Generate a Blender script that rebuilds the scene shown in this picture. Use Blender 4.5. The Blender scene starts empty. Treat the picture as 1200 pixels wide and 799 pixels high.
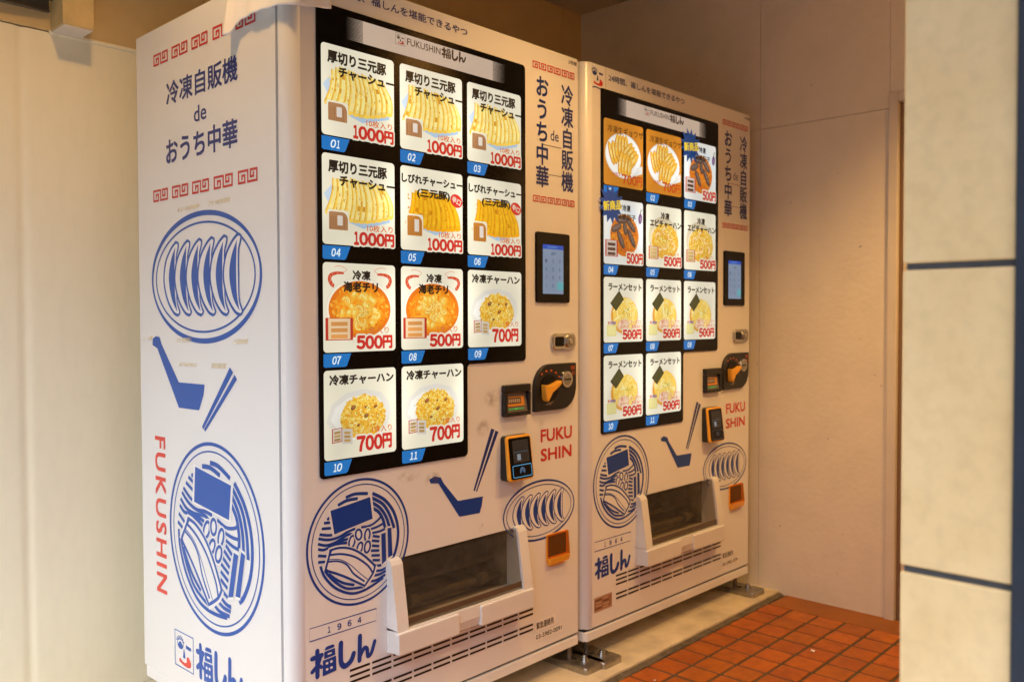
import bpy, bmesh, math, random
from mathutils import Vector, Matrix
R = math.radians
random.seed(7)
S = bpy.context.scene
COL = S.collection

# ------------------------------------------------------------------ camera
cam_d = bpy.data.cameras.new('camera')
cam = bpy.data.objects.new('camera', cam_d)
COL.objects.link(cam)
CP = Vector((-1.0676646, -1.6822816, 1.0354894))
yaw, pit, rol = R(46.807473), R(-1.518723), R(-0.165019)
fw = Vector((math.sin(yaw) * math.cos(pit), math.cos(yaw) * math.cos(pit), math.sin(pit)))
r0 = Vector((math.cos(yaw), -math.sin(yaw), 0)); u0 = r0.cross(fw)
rt = math.cos(rol) * r0 + math.sin(rol) * u0
up = -math.sin(rol) * r0 + math.cos(rol) * u0
cam.matrix_world = Matrix(((rt.x, up.x, -fw.x, CP.x), (rt.y, up.y, -fw.y, CP.y), (rt.z, up.z, -fw.z, CP.z), (0, 0, 0, 1)))
cam_d.sensor_width = 36.0
cam_d.lens = 1011.3045 / 1200 * 36
cam_d.clip_start = 0.02
cam_d.clip_end = 2000
cam_d.dof.use_dof = True
cam_d.dof.focus_distance = 1.95
cam_d.dof.aperture_fstop = 5.6
S.camera = cam

# ------------------------------------------------------------------ sky, sun, exposure
EXPO = 1.8
SUN_EL, SUN_AZ = 60, 250           # bright overcast: a wide soft sun over the open street side
w = bpy.data.worlds.new('World'); S.world = w; w.use_nodes = True
nt = w.node_tree; nt.nodes.clear()
sky = nt.nodes.new('ShaderNodeTexSky'); sky.sky_type = 'NISHITA'; sky.sun_disc = False
sky.sun_elevation = R(SUN_EL); sky.sun_rotation = R(SUN_AZ); sky.dust_density = 4.0; sky.air_density = 1.0; sky.ozone_density = 1.2
bg = nt.nodes.new('ShaderNodeBackground'); bg.inputs['Strength'].default_value = 0.11
wo = nt.nodes.new('ShaderNodeOutputWorld')
nt.links.new(sky.outputs[0], bg.inputs[0]); nt.links.new(bg.outputs[0], wo.inputs[0])
sl = bpy.data.lights.new('sun', 'SUN'); sl.energy = .80; sl.angle = R(56); sl.color = (.54, .79, 1.0)
so = bpy.data.objects.new('sun', sl); COL.objects.link(so)
sd = Vector((math.sin(R(SUN_AZ)) * math.cos(R(SUN_EL)), math.cos(R(SUN_AZ)) * math.cos(R(SUN_EL)), math.sin(R(SUN_EL))))
so.rotation_euler = sd.to_track_quat('Z', 'Y').to_euler(); so.location = (0, 6, 9)
vs = S.view_settings
S.display_settings.display_device = 'sRGB'
vs.view_transform = 'Standard'; vs.look = 'None'; vs.gamma = 1; vs.exposure = EXPO
vs.use_curve_mapping = False
S.cycles.max_bounces = 10; S.cycles.diffuse_bounces = 6; S.cycles.glossy_bounces = 4
S.cycles.use_denoising = True
GLOW = 1.0 / (2 ** EXPO)           # emission that reads as full white at this exposure

# ------------------------------------------------------------------ materials
def lin(c):
    return tuple(((x / 255) / 12.92 if x / 255 <= .04045 else ((x / 255 + .055) / 1.055) ** 2.4) for x in c)

def mat(name, col, rough=.5, metal=0., bump=0., bscale=60., var=0., vscale=4., spec=None, coat=0., stretch=None, col2=None, var2=0., v2scale=25., specks=0.):
    m = bpy.data.materials.new(name); m.use_nodes = True
    n = m.node_tree; b = n.nodes['Principled BSDF']
    b.inputs['Base Color'].default_value = (*col, 1); b.inputs['Roughness'].default_value = rough
    b.inputs['Metallic'].default_value = metal
    if spec is not None: b.inputs['Specular IOR Level'].default_value = spec
    b.inputs['Coat Weight'].default_value = coat
    tc = n.nodes.new('ShaderNodeTexCoord'); src = tc.outputs['Object']
    if stretch:
        mp = n.nodes.new('ShaderNodeMapping'); mp.inputs['Scale'].default_value = stretch
        n.links.new(src, mp.inputs[0]); src = mp.outputs[0]
    last = None
    if var:
        t = n.nodes.new('ShaderNodeTexNoise'); t.inputs['Scale'].default_value = vscale; t.inputs['Detail'].default_value = 6
        t.inputs['Roughness'].default_value = .6
        n.links.new(src, t.inputs['Vector'])
        rp = n.nodes.new('ShaderNodeValToRGB'); rp.color_ramp.elements[0].position = .32; rp.color_ramp.elements[1].position = .68
        c2 = col2 or tuple(x * (1 - var) for x in col)
        rp.color_ramp.elements[0].color = (*c2, 1); rp.color_ramp.elements[1].color = (*col, 1)
        n.links.new(t.outputs[0], rp.inputs[0]); last = rp.outputs[0]
        if var2:
            t2 = n.nodes.new('ShaderNodeTexNoise'); t2.inputs['Scale'].default_value = v2scale; t2.inputs['Detail'].default_value = 8
            n.links.new(src, t2.inputs['Vector'])
            r2 = n.nodes.new('ShaderNodeValToRGB'); r2.color_ramp.elements[0].position = .3; r2.color_ramp.elements[1].position = .55
            r2.color_ramp.elements[0].color = (1 - var2,) * 3 + (1,); r2.color_ramp.elements[1].color = (1, 1, 1, 1)
            n.links.new(t2.outputs[0], r2.inputs[0])
            mx = n.nodes.new('ShaderNodeMix'); mx.data_type = 'RGBA'; mx.blend_type = 'MULTIPLY'; mx.inputs['Factor'].default_value = 1
            n.links.new(last, mx.inputs['A']); n.links.new(r2.outputs[0], mx.inputs['B']); last = mx.outputs['Result']
        if specks:
            t3 = n.nodes.new('ShaderNodeTexNoise'); t3.inputs['Scale'].default_value = 36; t3.inputs['Detail'].default_value = 2
            n.links.new(src, t3.inputs['Vector'])
            r3 = n.nodes.new('ShaderNodeValToRGB'); r3.color_ramp.elements[0].position = .225; r3.color_ramp.elements[1].position = .265
            r3.color_ramp.elements[0].color = (1 - specks,) * 3 + (1,); r3.color_ramp.elements[1].color = (1, 1, 1, 1)
            n.links.new(t3.outputs[0], r3.inputs[0])
            mx = n.nodes.new('ShaderNodeMix'); mx.data_type = 'RGBA'; mx.blend_type = 'MULTIPLY'; mx.inputs['Factor'].default_value = 1
            n.links.new(last, mx.inputs['A']); n.links.new(r3.outputs[0], mx.inputs['B']); last = mx.outputs['Result']
        n.links.new(last, b.inputs['Base Color'])
        rr = n.nodes.new('ShaderNodeMapRange'); rr.inputs['To Min'].default_value = max(.02, rough - .08); rr.inputs['To Max'].default_value = min(1, rough + .1)
        n.links.new(t.outputs[0], rr.inputs['Value']); n.links.new(rr.outputs[0], b.inputs['Roughness'])
    if bump:
        tb = n.nodes.new('ShaderNodeTexNoise'); tb.inputs['Scale'].default_value = bscale; tb.inputs['Detail'].default_value = 5
        n.links.new(src, tb.inputs['Vector'])
        bp = n.nodes.new('ShaderNodeBump'); bp.inputs['Strength'].default_value = bump; bp.inputs['Distance'].default_value = .002
        n.links.new(tb.outputs[0], bp.inputs['Height']); n.links.new(bp.outputs[0], b.inputs['Normal'])
    return m

def emit(name, col, k):
    m = mat(name, tuple(x * .3 for x in col), .3)
    b = m.node_tree.nodes['Principled BSDF']
    b.inputs['Emission Color'].default_value = (*col, 1); b.inputs['Emission Strength'].default_value = k * GLOW
    return m

def print_mat(name, rough=.35):
    m = bpy.data.materials.new(name); m.use_nodes = True; n = m.node_tree; b = n.nodes['Principled BSDF']
    a = n.nodes.new('ShaderNodeAttribute'); a.attribute_name = 'Col'
    n.links.new(a.outputs['Color'], b.inputs['Base Color']); b.inputs['Roughness'].default_value = rough
    return m

def backlit_mat(name, k, bars=(), swing=.12):
    # print on a translucent sheet with lamps behind it: brighter along the upright lamp bars between the columns
    m = bpy.data.materials.new(name); m.use_nodes = True; n = m.node_tree; b = n.nodes['Principled BSDF']
    a = n.nodes.new('ShaderNodeAttribute'); a.attribute_name = 'Col'
    n.links.new(a.outputs['Color'], b.inputs['Emission Color'])
    b.inputs['Base Color'].default_value = (.03, .03, .03, 1); b.inputs['Roughness'].default_value = .22; b.inputs['Specular IOR Level'].default_value = .2
    tc = n.nodes.new('ShaderNodeTexCoord')
    t = n.nodes.new('ShaderNodeTexNoise'); t.inputs['Scale'].default_value = 6; t.inputs['Detail'].default_value = 1
    n.links.new(tc.outputs['Object'], t.inputs['Vector'])
    def math_(op, x, y):
        q = n.nodes.new('ShaderNodeMath'); q.operation = op
        for i, v in enumerate((x, y)):
            if isinstance(v, (int, float)): q.inputs[i].default_value = v
            else: n.links.new(v, q.inputs[i])
        return q.outputs[0]
    r_ = n.nodes.new('ShaderNodeMapRange'); r_.inputs['From Min'].default_value = .3; r_.inputs['From Max'].default_value = .7
    r_.inputs['To Min'].default_value = 1 - swing; r_.inputs['To Max'].default_value = 1 + swing
    n.links.new(t.outputs[0], r_.inputs['Value']); f = r_.outputs[0]
    if bars:
        sx = n.nodes.new('ShaderNodeSeparateXYZ'); n.links.new(tc.outputs['Object'], sx.inputs[0])
        for x0, wd, am in bars:
            d = math_('DIVIDE', math_('SUBTRACT', sx.outputs[0], x0), wd)
            g = math_('EXPONENT', math_('MULTIPLY', math_('MULTIPLY', d, d), -1.0), 0)
            zz = math_('ADD', math_('MULTIPLY', math_('SINE', math_('MULTIPLY', sx.outputs[2], 25.0), 0), .35), .75)
            f = math_('ADD', f, math_('MULTIPLY', math_('MULTIPLY', g, am), zz))
    n.links.new(math_('MULTIPLY', f, k * GLOW), b.inputs['Emission Strength'])
    return m

M = {}
M['white'] = mat('white_enamel', (.80, .80, .80), .27, bump=.015, bscale=300)
M['white_plastic'] = mat('white_plastic', (.76, .75, .73), .42, bump=.03, bscale=200, var=.06, vscale=9)
M['ink'] = print_mat('printed_ink', .32)
M['card'] = backlit_mat('backlit_print', .84, ((.306, .055, .62), (.537, .055, .62), (.075, .04, .15), (.77, .04, .12)))
M['black_gloss'] = mat('black_acrylic', (.004, .004, .004), .12, var=.2, vscale=6, spec=.22)
M['black'] = mat('black_plastic', (.012, .012, .012), .38, bump=.05, bscale=250)
M['dark'] = mat('dark_gap', (.01, .01, .01), .9)
M['orange'] = mat('orange_plastic', (.90, .43, .035), .35, var=.1, vscale=8)
M['steel'] = mat('zinc_steel', (.62, .60, .55), .34, metal=1, bump=.12, bscale=90, var=.4, vscale=14, var2=.25)
M['chrome'] = mat('chrome', (.62, .62, .6), .16, metal=1)
M['rod'] = mat('rusty_rod', (.3, .25, .2), .5, metal=.8, var=.5, vscale=30)
M['cavity'] = mat('delivery_box_lining', (.40, .32, .22), .5, var=.5, vscale=7, var2=.6, v2scale=14)
M['cream'] = mat('cream_wall_paint', (.88, .83, .64), .5, bump=.10, bscale=30, var=.035, vscale=2.0, stretch=(2, 2, .6), var2=.03, v2scale=20)
M['upper'] = mat('tan_board_paint', (.64, .48, .24), .6, bump=.1, bscale=20, var=.1, vscale=3, var2=.05)
M['endwall'] = mat('plaster_paint', (.80, .74, .65), .6, bump=.6, bscale=48, specks=.4, var=.06, vscale=3, var2=.05, v2scale=9)
M['trim'] = mat('trim_paint', (.70, .64, .57), .5, bump=.1, bscale=60, var=.08, vscale=8)
M['ceil'] = mat('ceiling_board', (.55, .48, .36), .7, var=.1, vscale=3)
M['pillar'] = mat('beige_stone_tile', (.95, .70, .37), .38, bump=.03, bscale=60, var=.17, vscale=9, var2=.07, v2scale=60, col2=(.86, .60, .285))
M['grout'] = mat('dark_grout', (.075, .075, .08), .8, bump=.4, bscale=200, var=.4, vscale=60)
M['navy'] = mat('navy_metal', (.022, .032, .052), .45, bump=.06, bscale=200, var=.3, vscale=12)
M['plinth'] = mat('trowelled_concrete', (.70, .60, .42), .75, bump=.4, bscale=70, var=.2, vscale=7, var2=.25, v2scale=11)
M['pave'] = mat('pavement', (.42, .41, .39), .8, bump=.3, bscale=40, var=.2, vscale=2)
M['asphalt'] = mat('asphalt', (.06, .06, .06), .85, bump=.5, bscale=80, var=.3, vscale=2)
M['terracotta'] = mat('terracotta_band', (.33, .105, .012), .62, bump=.3, bscale=45, var=.35, vscale=9)
M['tgrout'] = mat('floor_grout', (.10, .065, .03), .9, bump=.5, bscale=160, var=.4, vscale=25)
M['cloth'] = mat('white_cloth', (.94, .93, .93), .8, bump=.15, bscale=420, var=.05, vscale=14)
M['brick'] = mat('far_facade', (.24, .22, .20), .8, var=.15, vscale=1)
M['cable'] = mat('dusty_cable', (.028, .022, .016), .8, bump=.4, bscale=80, var=.4, vscale=20)
M['dustymetal'] = mat('dusty_metal', (.16, .125, .08), .75, bump=.4, bscale=60, var=.5, vscale=12)

def tile_mat():
    m = mat('quarry_tile', (.45, .120, .0045), .55, bump=.22, bscale=55, var=.35, vscale=11, col2=(.34, .080, .003), var2=.25, v2scale=30)
    n = m.node_tree; b = n.nodes['Principled BSDF']
    l = b.inputs['Base Color'].links[0].from_socket
    a = n.nodes.new('ShaderNodeAttribute'); a.attribute_name = 'Col'
    mx = n.nodes.new('ShaderNodeMix'); mx.data_type = 'RGBA'; mx.blend_type = 'MULTIPLY'; mx.inputs['Factor'].default_value = 1
    n.links.new(l, mx.inputs['A']); n.links.new(a.outputs['Color'], mx.inputs['B']); n.links.new(mx.outputs['Result'], b.inputs['Base Color'])
    return m
M['tile'] = tile_mat()

def glass_mat(name, tint, rough, dens):
    m = bpy.data.materials.new(name); m.use_nodes = True; n = m.node_tree
    out = n.nodes['Material Output']; b = n.nodes['Principled BSDF']
    b.inputs['Base Color'].default_value = (*[x * .3 for x in tint], 1); b.inputs['Roughness'].default_value = rough
    tr = n.nodes.new('ShaderNodeBsdfTransparent'); tr.inputs[0].default_value = (*tint, 1)
    mx = n.nodes.new('ShaderNodeMixShader')
    t = n.nodes.new('ShaderNodeTexNoise'); t.inputs['Scale'].default_value = 9; t.inputs['Detail'].default_value = 5
    tc = n.nodes.new('ShaderNodeTexCoord'); n.links.new(tc.outputs['Object'], t.inputs['Vector'])
    mr = n.nodes.new('ShaderNodeMapRange'); mr.inputs['To Min'].default_value = dens - .12; mr.inputs['To Max'].default_value = dens + .12
    n.links.new(t.outputs[0], mr.inputs['Value']); n.links.new(mr.outputs[0], mx.inputs[0])
    n.links.new(tr.outputs[0], mx.inputs[1]); n.links.new(b.outputs[0], mx.inputs[2]); n.links.new(mx.outputs[0], out.inputs[0])
    return m
M['smoke'] = glass_mat('smoky_acrylic', (.72, .66, .56), .10, .16)
M['amber'] = glass_mat('amber_acrylic', (.92, .52, .12), .15, .25)

def stain_mat(name, col, thr, scale, alpha):
    m = bpy.data.materials.new(name); m.use_nodes = True; n = m.node_tree
    b = n.nodes['Principled BSDF']; b.inputs['Base Color'].default_value = (*col, 1); b.inputs['Roughness'].default_value = .7
    tc = n.nodes.new('ShaderNodeTexCoord'); t = n.nodes.new('ShaderNodeTexNoise')
    t.inputs['Scale'].default_value = scale; t.inputs['Detail'].default_value = 6
    n.links.new(tc.outputs['Object'], t.inputs['Vector'])
    a = n.nodes.new('ShaderNodeAttribute'); a.attribute_name = 'Col'
    ad = n.nodes.new('ShaderNodeMath'); ad.operation = 'MULTIPLY'
    r_ = n.nodes.new('ShaderNodeMapRange'); r_.inputs['From Min'].default_value = thr; r_.inputs['From Max'].default_value = thr + .18
    r_.inputs['To Max'].default_value = alpha
    n.links.new(t.outputs[0], r_.inputs['Value']); n.links.new(r_.outputs[0], ad.inputs[0]); n.links.new(a.outputs['Fac'], ad.inputs[1])
    n.links.new(ad.outputs[0], b.inputs['Alpha'])
    return m
M['residue'] = stain_mat('tape_residue', (.78, .66, .42), .36, 15, .5)
M['smudge'] = stain_mat('finger_smudge', (.25, .20, .16), .42, 38, .45)

# ------------------------------------------------------------------ objects helpers
def tag(o, label, cat, group=None, kind=None):
    if label: o['label'] = label
    if cat: o['category'] = cat
    if group: o['group'] = group
    if kind: o['kind'] = kind
    return o

def empty(name, loc=(0, 0, 0), rz=0.):
    o = bpy.data.objects.new(name, None); COL.objects.link(o); o.location = loc; o.rotation_euler = (0, 0, rz)
    o.empty_display_size = .1
    return o

class MB:
    """collects polygons, then links them as ONE mesh object"""
    def __init__(s): s.v = []; s.f = []; s.c = []; s.sm = []
    def poly(s, pts, col=(1, 1, 1), smooth=False):
        b = len(s.v); s.v += [tuple(p) for p in pts]; s.f.append(tuple(range(b, b + len(pts)))); s.c.append(col); s.sm.append(smooth)
    def faces(s, pts, fs, col=(1, 1, 1), smooth=False):
        b = len(s.v); s.v += [tuple(p) for p in pts]
        for f in fs: s.f.append(tuple(b + i for i in f)); s.c.append(col); s.sm.append(smooth)
    def box(s, x0, x1, y0, y1, z0, z1, col=(1, 1, 1), bev=0., seg=2):
        bm = bmesh.new(); bmesh.ops.create_cube(bm, size=1)
        for v in bm.verts: v.co = ((x0 + x1) / 2 + v.co.x * (x1 - x0), (y0 + y1) / 2 + v.co.y * (y1 - y0), (z0 + z1) / 2 + v.co.z * (z1 - z0))
        if bev: bmesh.ops.bevel(bm, geom=bm.edges[:], offset=bev, segments=seg, affect='EDGES', profile=.5)
        s.bm(bm, col)
    def bm(s, bm, col=(1, 1, 1), smooth=False):
        bm.verts.index_update(); b = len(s.v)
        s.v += [tuple(v.co) for v in bm.verts]
        for f in bm.faces: s.f.append(tuple(b + v.index for v in f.verts)); s.c.append(col); s.sm.append(smooth)
        bm.free()
    def prism(s, pts2, fn, d0, d1, col=(1, 1, 1), bev=0., seg=2):
        """2D outline (a, b) extruded from depth d0 to d1; fn(a, b, d) -> xyz"""
        bm = bmesh.new()
        A = [bm.verts.new(fn(a, b, d0)) for a, b in pts2]; B = [bm.verts.new(fn(a, b, d1)) for a, b in pts2]
        n = len(pts2); bm.faces.new(A[::-1]); top = bm.faces.new(B)
        for i in range(n): bm.faces.new((A[i], A[(i + 1) % n], B[(i + 1) % n], B[i]))
        bmesh.ops.recalc_face_normals(bm, faces=bm.faces[:])
        if bev: bmesh.ops.bevel(bm, geom=list(top.edges), offset=bev, segments=seg, affect='EDGES', profile=.5)
        s.bm(bm, col)
    def tube(s, path, r, n=10, col=(1, 1, 1), caps=True):
        P = [Vector(p) for p in path]; rings = []
        for i, p in enumerate(P):
            d = (P[min(i + 1, len(P) - 1)] - P[max(i - 1, 0)]).normalized()
            a = d.orthogonal().normalized() if not rings else (prev - prev.dot(d) * d).normalized()
            prev = a; c = d.cross(a); rr = r[i] if isinstance(r, (list, tuple)) else r
            rings.append([p + rr * (math.cos(2 * math.pi * k / n) * a + math.sin(2 * math.pi * k / n) * c) for k in range(n)])
        pts = [q for g in rings for q in g]; fs = []
        for i in range(len(rings) - 1):
            for k in range(n): fs.append((i * n + k, i * n + (k + 1) % n, (i + 1) * n + (k + 1) % n, (i + 1) * n + k))
        s.faces(pts, fs, col, True)
        if caps: s.poly(rings[0][::-1], col); s.poly(rings[-1], col)
    def build(s, name, m, parent=None, loc=None):
        me = bpy.data.meshes.new(name); me.from_pydata(s.v, [], s.f)
        ca = me.color_attributes.new('Col', 'FLOAT_COLOR', 'CORNER')
        arr = []
        for p in me.polygons:
            c = s.c[p.index]; arr += [c[0], c[1], c[2], 1.0] * p.loop_total
            p.use_smooth = s.sm[p.index]
        ca.data.foreach_set('color', arr)
        me.materials.append(m if not isinstance(m, str) else M[m])
        o = bpy.data.objects.new(name, me); COL.objects.link(o)
        if parent: o.parent = parent
        if loc: o.location = loc
        return o

def rrect(x0, x1, y0, y1, r, n=5):
    rs = r if isinstance(r, (list, tuple)) else (r,) * 4        # bl, br, tr, tl
    out = []
    for (cx, cy, a0, rr) in ((x0 + rs[0], y0 + rs[0], 180, rs[0]), (x1 - rs[1], y0 + rs[1], 270, rs[1]), (x1 - rs[2], y1 - rs[2], 0, rs[2]), (x0 + rs[3], y1 - rs[3], 90, rs[3])):
        if rr <= 0: out.append((cx, cy)); continue
        for k in range(n + 1):
            a = R(a0 + 90 * k / n); out.append((cx + rr * math.cos(a), cy + rr * math.sin(a)))
    return out

def spline(pts, n=6):
    if len(pts) < 3: return list(pts)
    o = []
    for i in range(len(pts) - 1):
        p0 = pts[max(i - 1, 0)]; p1 = pts[i]; p2 = pts[i + 1]; p3 = pts[min(i + 2, len(pts) - 1)]
        for k in range(n):
            t = k / n
            o.append(tuple(.5 * (2 * b + (c - a) * t + (2 * a - 5 * b + 4 * c - d) * t * t + (3 * b - a - 3 * c + d) * t ** 3) for a, b, c, d in zip(p0, p1, p2, p3)))
    o.append(tuple(pts[-1])); return o

def ell(cx, cy, rx, ry, n=48, rot=0.):
    c, s_ = math.cos(rot), math.sin(rot)
    return [(cx + rx * math.cos(t) * c - ry * math.sin(t) * s_, cy + rx * math.cos(t) * s_ + ry * math.sin(t) * c) for t in [2 * math.pi * k / n for k in range(n)]]

# ---- text: glyph outlines of the built-in font, filled
_tc = bpy.data.curves.new('glyphs', 'FONT'); _to = bpy.data.objects.new('glyphs', _tc); COL.objects.link(_to); _cache = {}
def glyphs(txt, bold=0., shear=0., space=1.):
    k = (txt, bold, shear, space)
    if k not in _cache:
        _tc.body = txt; _tc.size = 1; _tc.offset = bold; _tc.shear = shear; _tc.space_character = space; _tc.resolution_u = 3
        bpy.context.view_layer.update()
        me = bpy.data.meshes.new_from_object(_to.evaluated_get(bpy.context.evaluated_depsgraph_get()))
        V = [(v.co.x, v.co.y) for v in me.vertices]; F = [tuple(p.vertices) for p in me.polygons]
        bpy.data.meshes.remove(me); _cache[k] = (V, F)
    return _cache[k]

class Ink:
    """flat printing laid on a face: every new layer lies a hair in front of the last"""
    def __init__(s, fn, off=.0006, step=2e-5): s.mb = MB(); s.fn = fn; s.o = off; s.st = step
    def lay(s): s.o += s.st; return s.o
    def poly(s, pts, col, keep=False):
        o = s.o if keep else s.lay()
        s.mb.poly([s.fn(a, b, o) for a, b in pts], col)
    def stroke(s, pts, wd, col, closed=False, keep=False, taper=None):
        o = s.o if keep else s.lay(); n = len(pts); L = []; Rr = []
        for i, p in enumerate(pts):
            if closed: a, b = pts[(i - 1) % n], pts[(i + 1) % n]
            else: a, b = pts[max(i - 1, 0)], pts[min(i + 1, n - 1)]
            dx, dy = b[0] - a[0], b[1] - a[1]; l = math.hypot(dx, dy) or 1
            nx, ny = -dy / l, dx / l
            h = (wd[i] if isinstance(wd, (list, tuple)) else wd) / 2
            if 0 < i < n - 1 or closed:                        # mitre
                q, r_ = pts[i], pts[(i + 1) % n]; ex, ey = r_[0] - q[0], r_[1] - q[1]; el = math.hypot(ex, ey) or 1
                cs = abs(nx * (-ey / el) + ny * (ex / el)); h /= max(cs, .6)
            L.append(s.fn(p[0] + nx * h, p[1] + ny * h, o)); Rr.append(s.fn(p[0] - nx * h, p[1] - ny * h, o))
        m = n if closed else n - 1
        s.mb.faces(L + Rr, [(i, (i + 1) % n, n + (i + 1) % n, n + i) for i in range(m)], col)
    def ring(s, cx, cy, rx, ry, wd, col, n=72):
        s.stroke(ell(cx, cy, rx, ry, n), wd, col, closed=True)
    def text(s, txt, x0, x1, y0, y1, col, bold=.012, shear=0., space=1., rot=0., outline=None, wide=False):
        if wide: txt = ''.join(chr(ord(c) + 0xFEE0) if '!' < c < '~' else c for c in txt)
        V, F = glyphs(txt, 0., shear, space)
        ax = [v[0] for v in V]; ay = [v[1] for v in V]; a0, a1, b0, b1 = min(ax), max(ax), min(ay), max(ay)
        def put(V, F, c):
            o = s.lay(); cx, cy = (x0 + x1) / 2, (y0 + y1) / 2; cr, sr = math.cos(rot), math.sin(rot); P = []
            for a, b in V:
                x = x0 + (a - a0) / (a1 - a0) * (x1 - x0) - cx; y = y0 + (b - b0) / (b1 - b0) * (y1 - y0) - cy
                P.append(s.fn(cx + x * cr - y * sr, cy + x * sr + y * cr, o))
            s.mb.faces(P, F, c)
        kx, ky = (x1 - x0) / (a1 - a0), (y1 - y0) / (b1 - b0); X0, X1, Y0, Y1 = x0, x1, y0, y1
        def many(r_, c, n):
            nonlocal x0, x1, y0, y1
            for q in range(n):
                a = 2 * math.pi * (q + .5) / n
                x0, x1 = X0 + r_ * kx * math.cos(a), X1 + r_ * kx * math.cos(a); y0, y1 = Y0 + r_ * ky * math.sin(a), Y1 + r_ * ky * math.sin(a)
                put(V, F, c)
            x0, x1, y0, y1 = X0, X1, Y0, Y1
        if outline: many(bold + .045, outline, 8)
        if bold > .04: many(bold, col, 9); put(V, F, col)
        elif bold > .004: many(bold, col, 4)
        else: put(V, F, col)
    def down(s, txt, cx, wd, ytop, ybot, col, bold=.015):
        n = len(txt); h = (ytop - ybot) / n
        for i, ch in enumerate(txt):
            V, F = glyphs(ch, 0.); cyy = ytop - (i + .5) * h
            for q in range(4):
                o = s.lay(); da, db = bold * math.cos(1.5708 * q + .785), bold * math.sin(1.5708 * q + .785)
                s.mb.faces([s.fn(cx + (a + da - .48) * wd, cyy + (b + db - .375) * min(h, wd * 1.3), o) for a, b in V], F, col)
    def build(s, name, m, parent): return s.mb.build(name, m, parent)

BLUE = lin((28, 86, 176)); RED = lin((200, 45, 42)); WHITE = (.80, .80, .80); DKBLUE = lin((24, 50, 128)); PRED = lin((225, 70, 60))

# ------------------------------------------------------------------ the artwork printed on the machines
def fret(ink, x0, x1, y0, y1, col):
    wd = (x1 - x0); hh = (y1 - y0); sx, sy = wd / 10, hh / 6; t = min(sx, sy) * 1.02
    h = t / 2
    X = lambda a: x0 + h + a / 10 * (wd - t); Y = lambda b: y0 + h + b / 6 * (hh - t)
    L = [(1.9, 3.3), (3.4, 3.3), (3.4, 1.7)]
    def seg(a, b, first=[0]):
        (ax, ay), (bx, by) = a, b
        ax, ay, bx, by = X(ax), Y(ay), X(bx), Y(by)
        ink.poly([(min(ax, bx) - h, min(ay, by) - h), (max(ax, bx) + h, min(ay, by) - h), (max(ax, bx) + h, max(ay, by) + h), (min(ax, bx) - h, max(ay, by) + h)], col)
    path = [(2.0, 3.6), (3.3, 3.6), (3.3, 1.75), (0, 1.75)]
    path = [(1.9, 1.9), (1.9, 3.6), (3.5, 3.6), (3.5, 0), (0, 0), (0, 6), (5.1, 6), (5.1, 0), (10, 0), (10, 6), (6.6, 6), (6.6, 2.4), (8.2, 2.4), (8.2, 4.1)]
    for a, b in zip(path[:-1], path[1:]): seg(a, b)

def gyoza_plate(ink, cx, cy, a, b, col, wk=1.):
    P = lambda x, y: (cx + x * a, cy + y * b)
    t = a * .045
    n = 96; outer = ell(cx, cy, a * .985, b * .98, n)
    ink.stroke(outer, [t * wk * (.62 + .45 * abs(math.sin(2 * math.pi * k / n - .35))) for k in range(n)], col, closed=True)
    ink.ring(cx - a * .005, cy - b * .0, a * .9, b * .84, t * .42 * wk, col, 96)
    for k in range(6):
        xt = -.478 + .2225 * k
        if k == 5: xt += .01
        T = (xt, .585); Bm = (xt + .015, -.585)
        out = spline([Bm, (xt - .08, -.53), (xt - .20, -.32), (xt - .265, -.02), (xt - .225, .28), (xt - .12, .48), (xt - .03, .575), T], 6)
        body = out + [(xt + .03, .52), (xt - .005, .42), (xt - .012, 0), (xt + .02, -.42), (xt + .055, -.52)]
        ink.poly([P(*q) for q in body], WHITE)
        ink.stroke([P(*q) for q in out], t * .62 * wk, col)
        hook = spline([T, (xt + .035, .55), (xt + .02, .46), (xt - .008, .34), (xt - .012, 0), (xt - .005, -.34), (xt + .03, -.48), (xt + .05, -.53), Bm], 6)
        ink.stroke([P(*q) for q in hook], t * .5 * wk, col)
        lf = spline([(xt - .0, -.53), (xt - .11, -.32), (xt - .165, 0), (xt - .125, .28), (xt - .03, .51)], 6)
        rg = spline([(xt - .03, .51), (xt - .045, .25), (xt - .05, 0), (xt - .04, -.28), (xt - .0, -.53)], 6)
        ink.poly([P(*q) for q in lf + rg[1:-1]], col)

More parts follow.
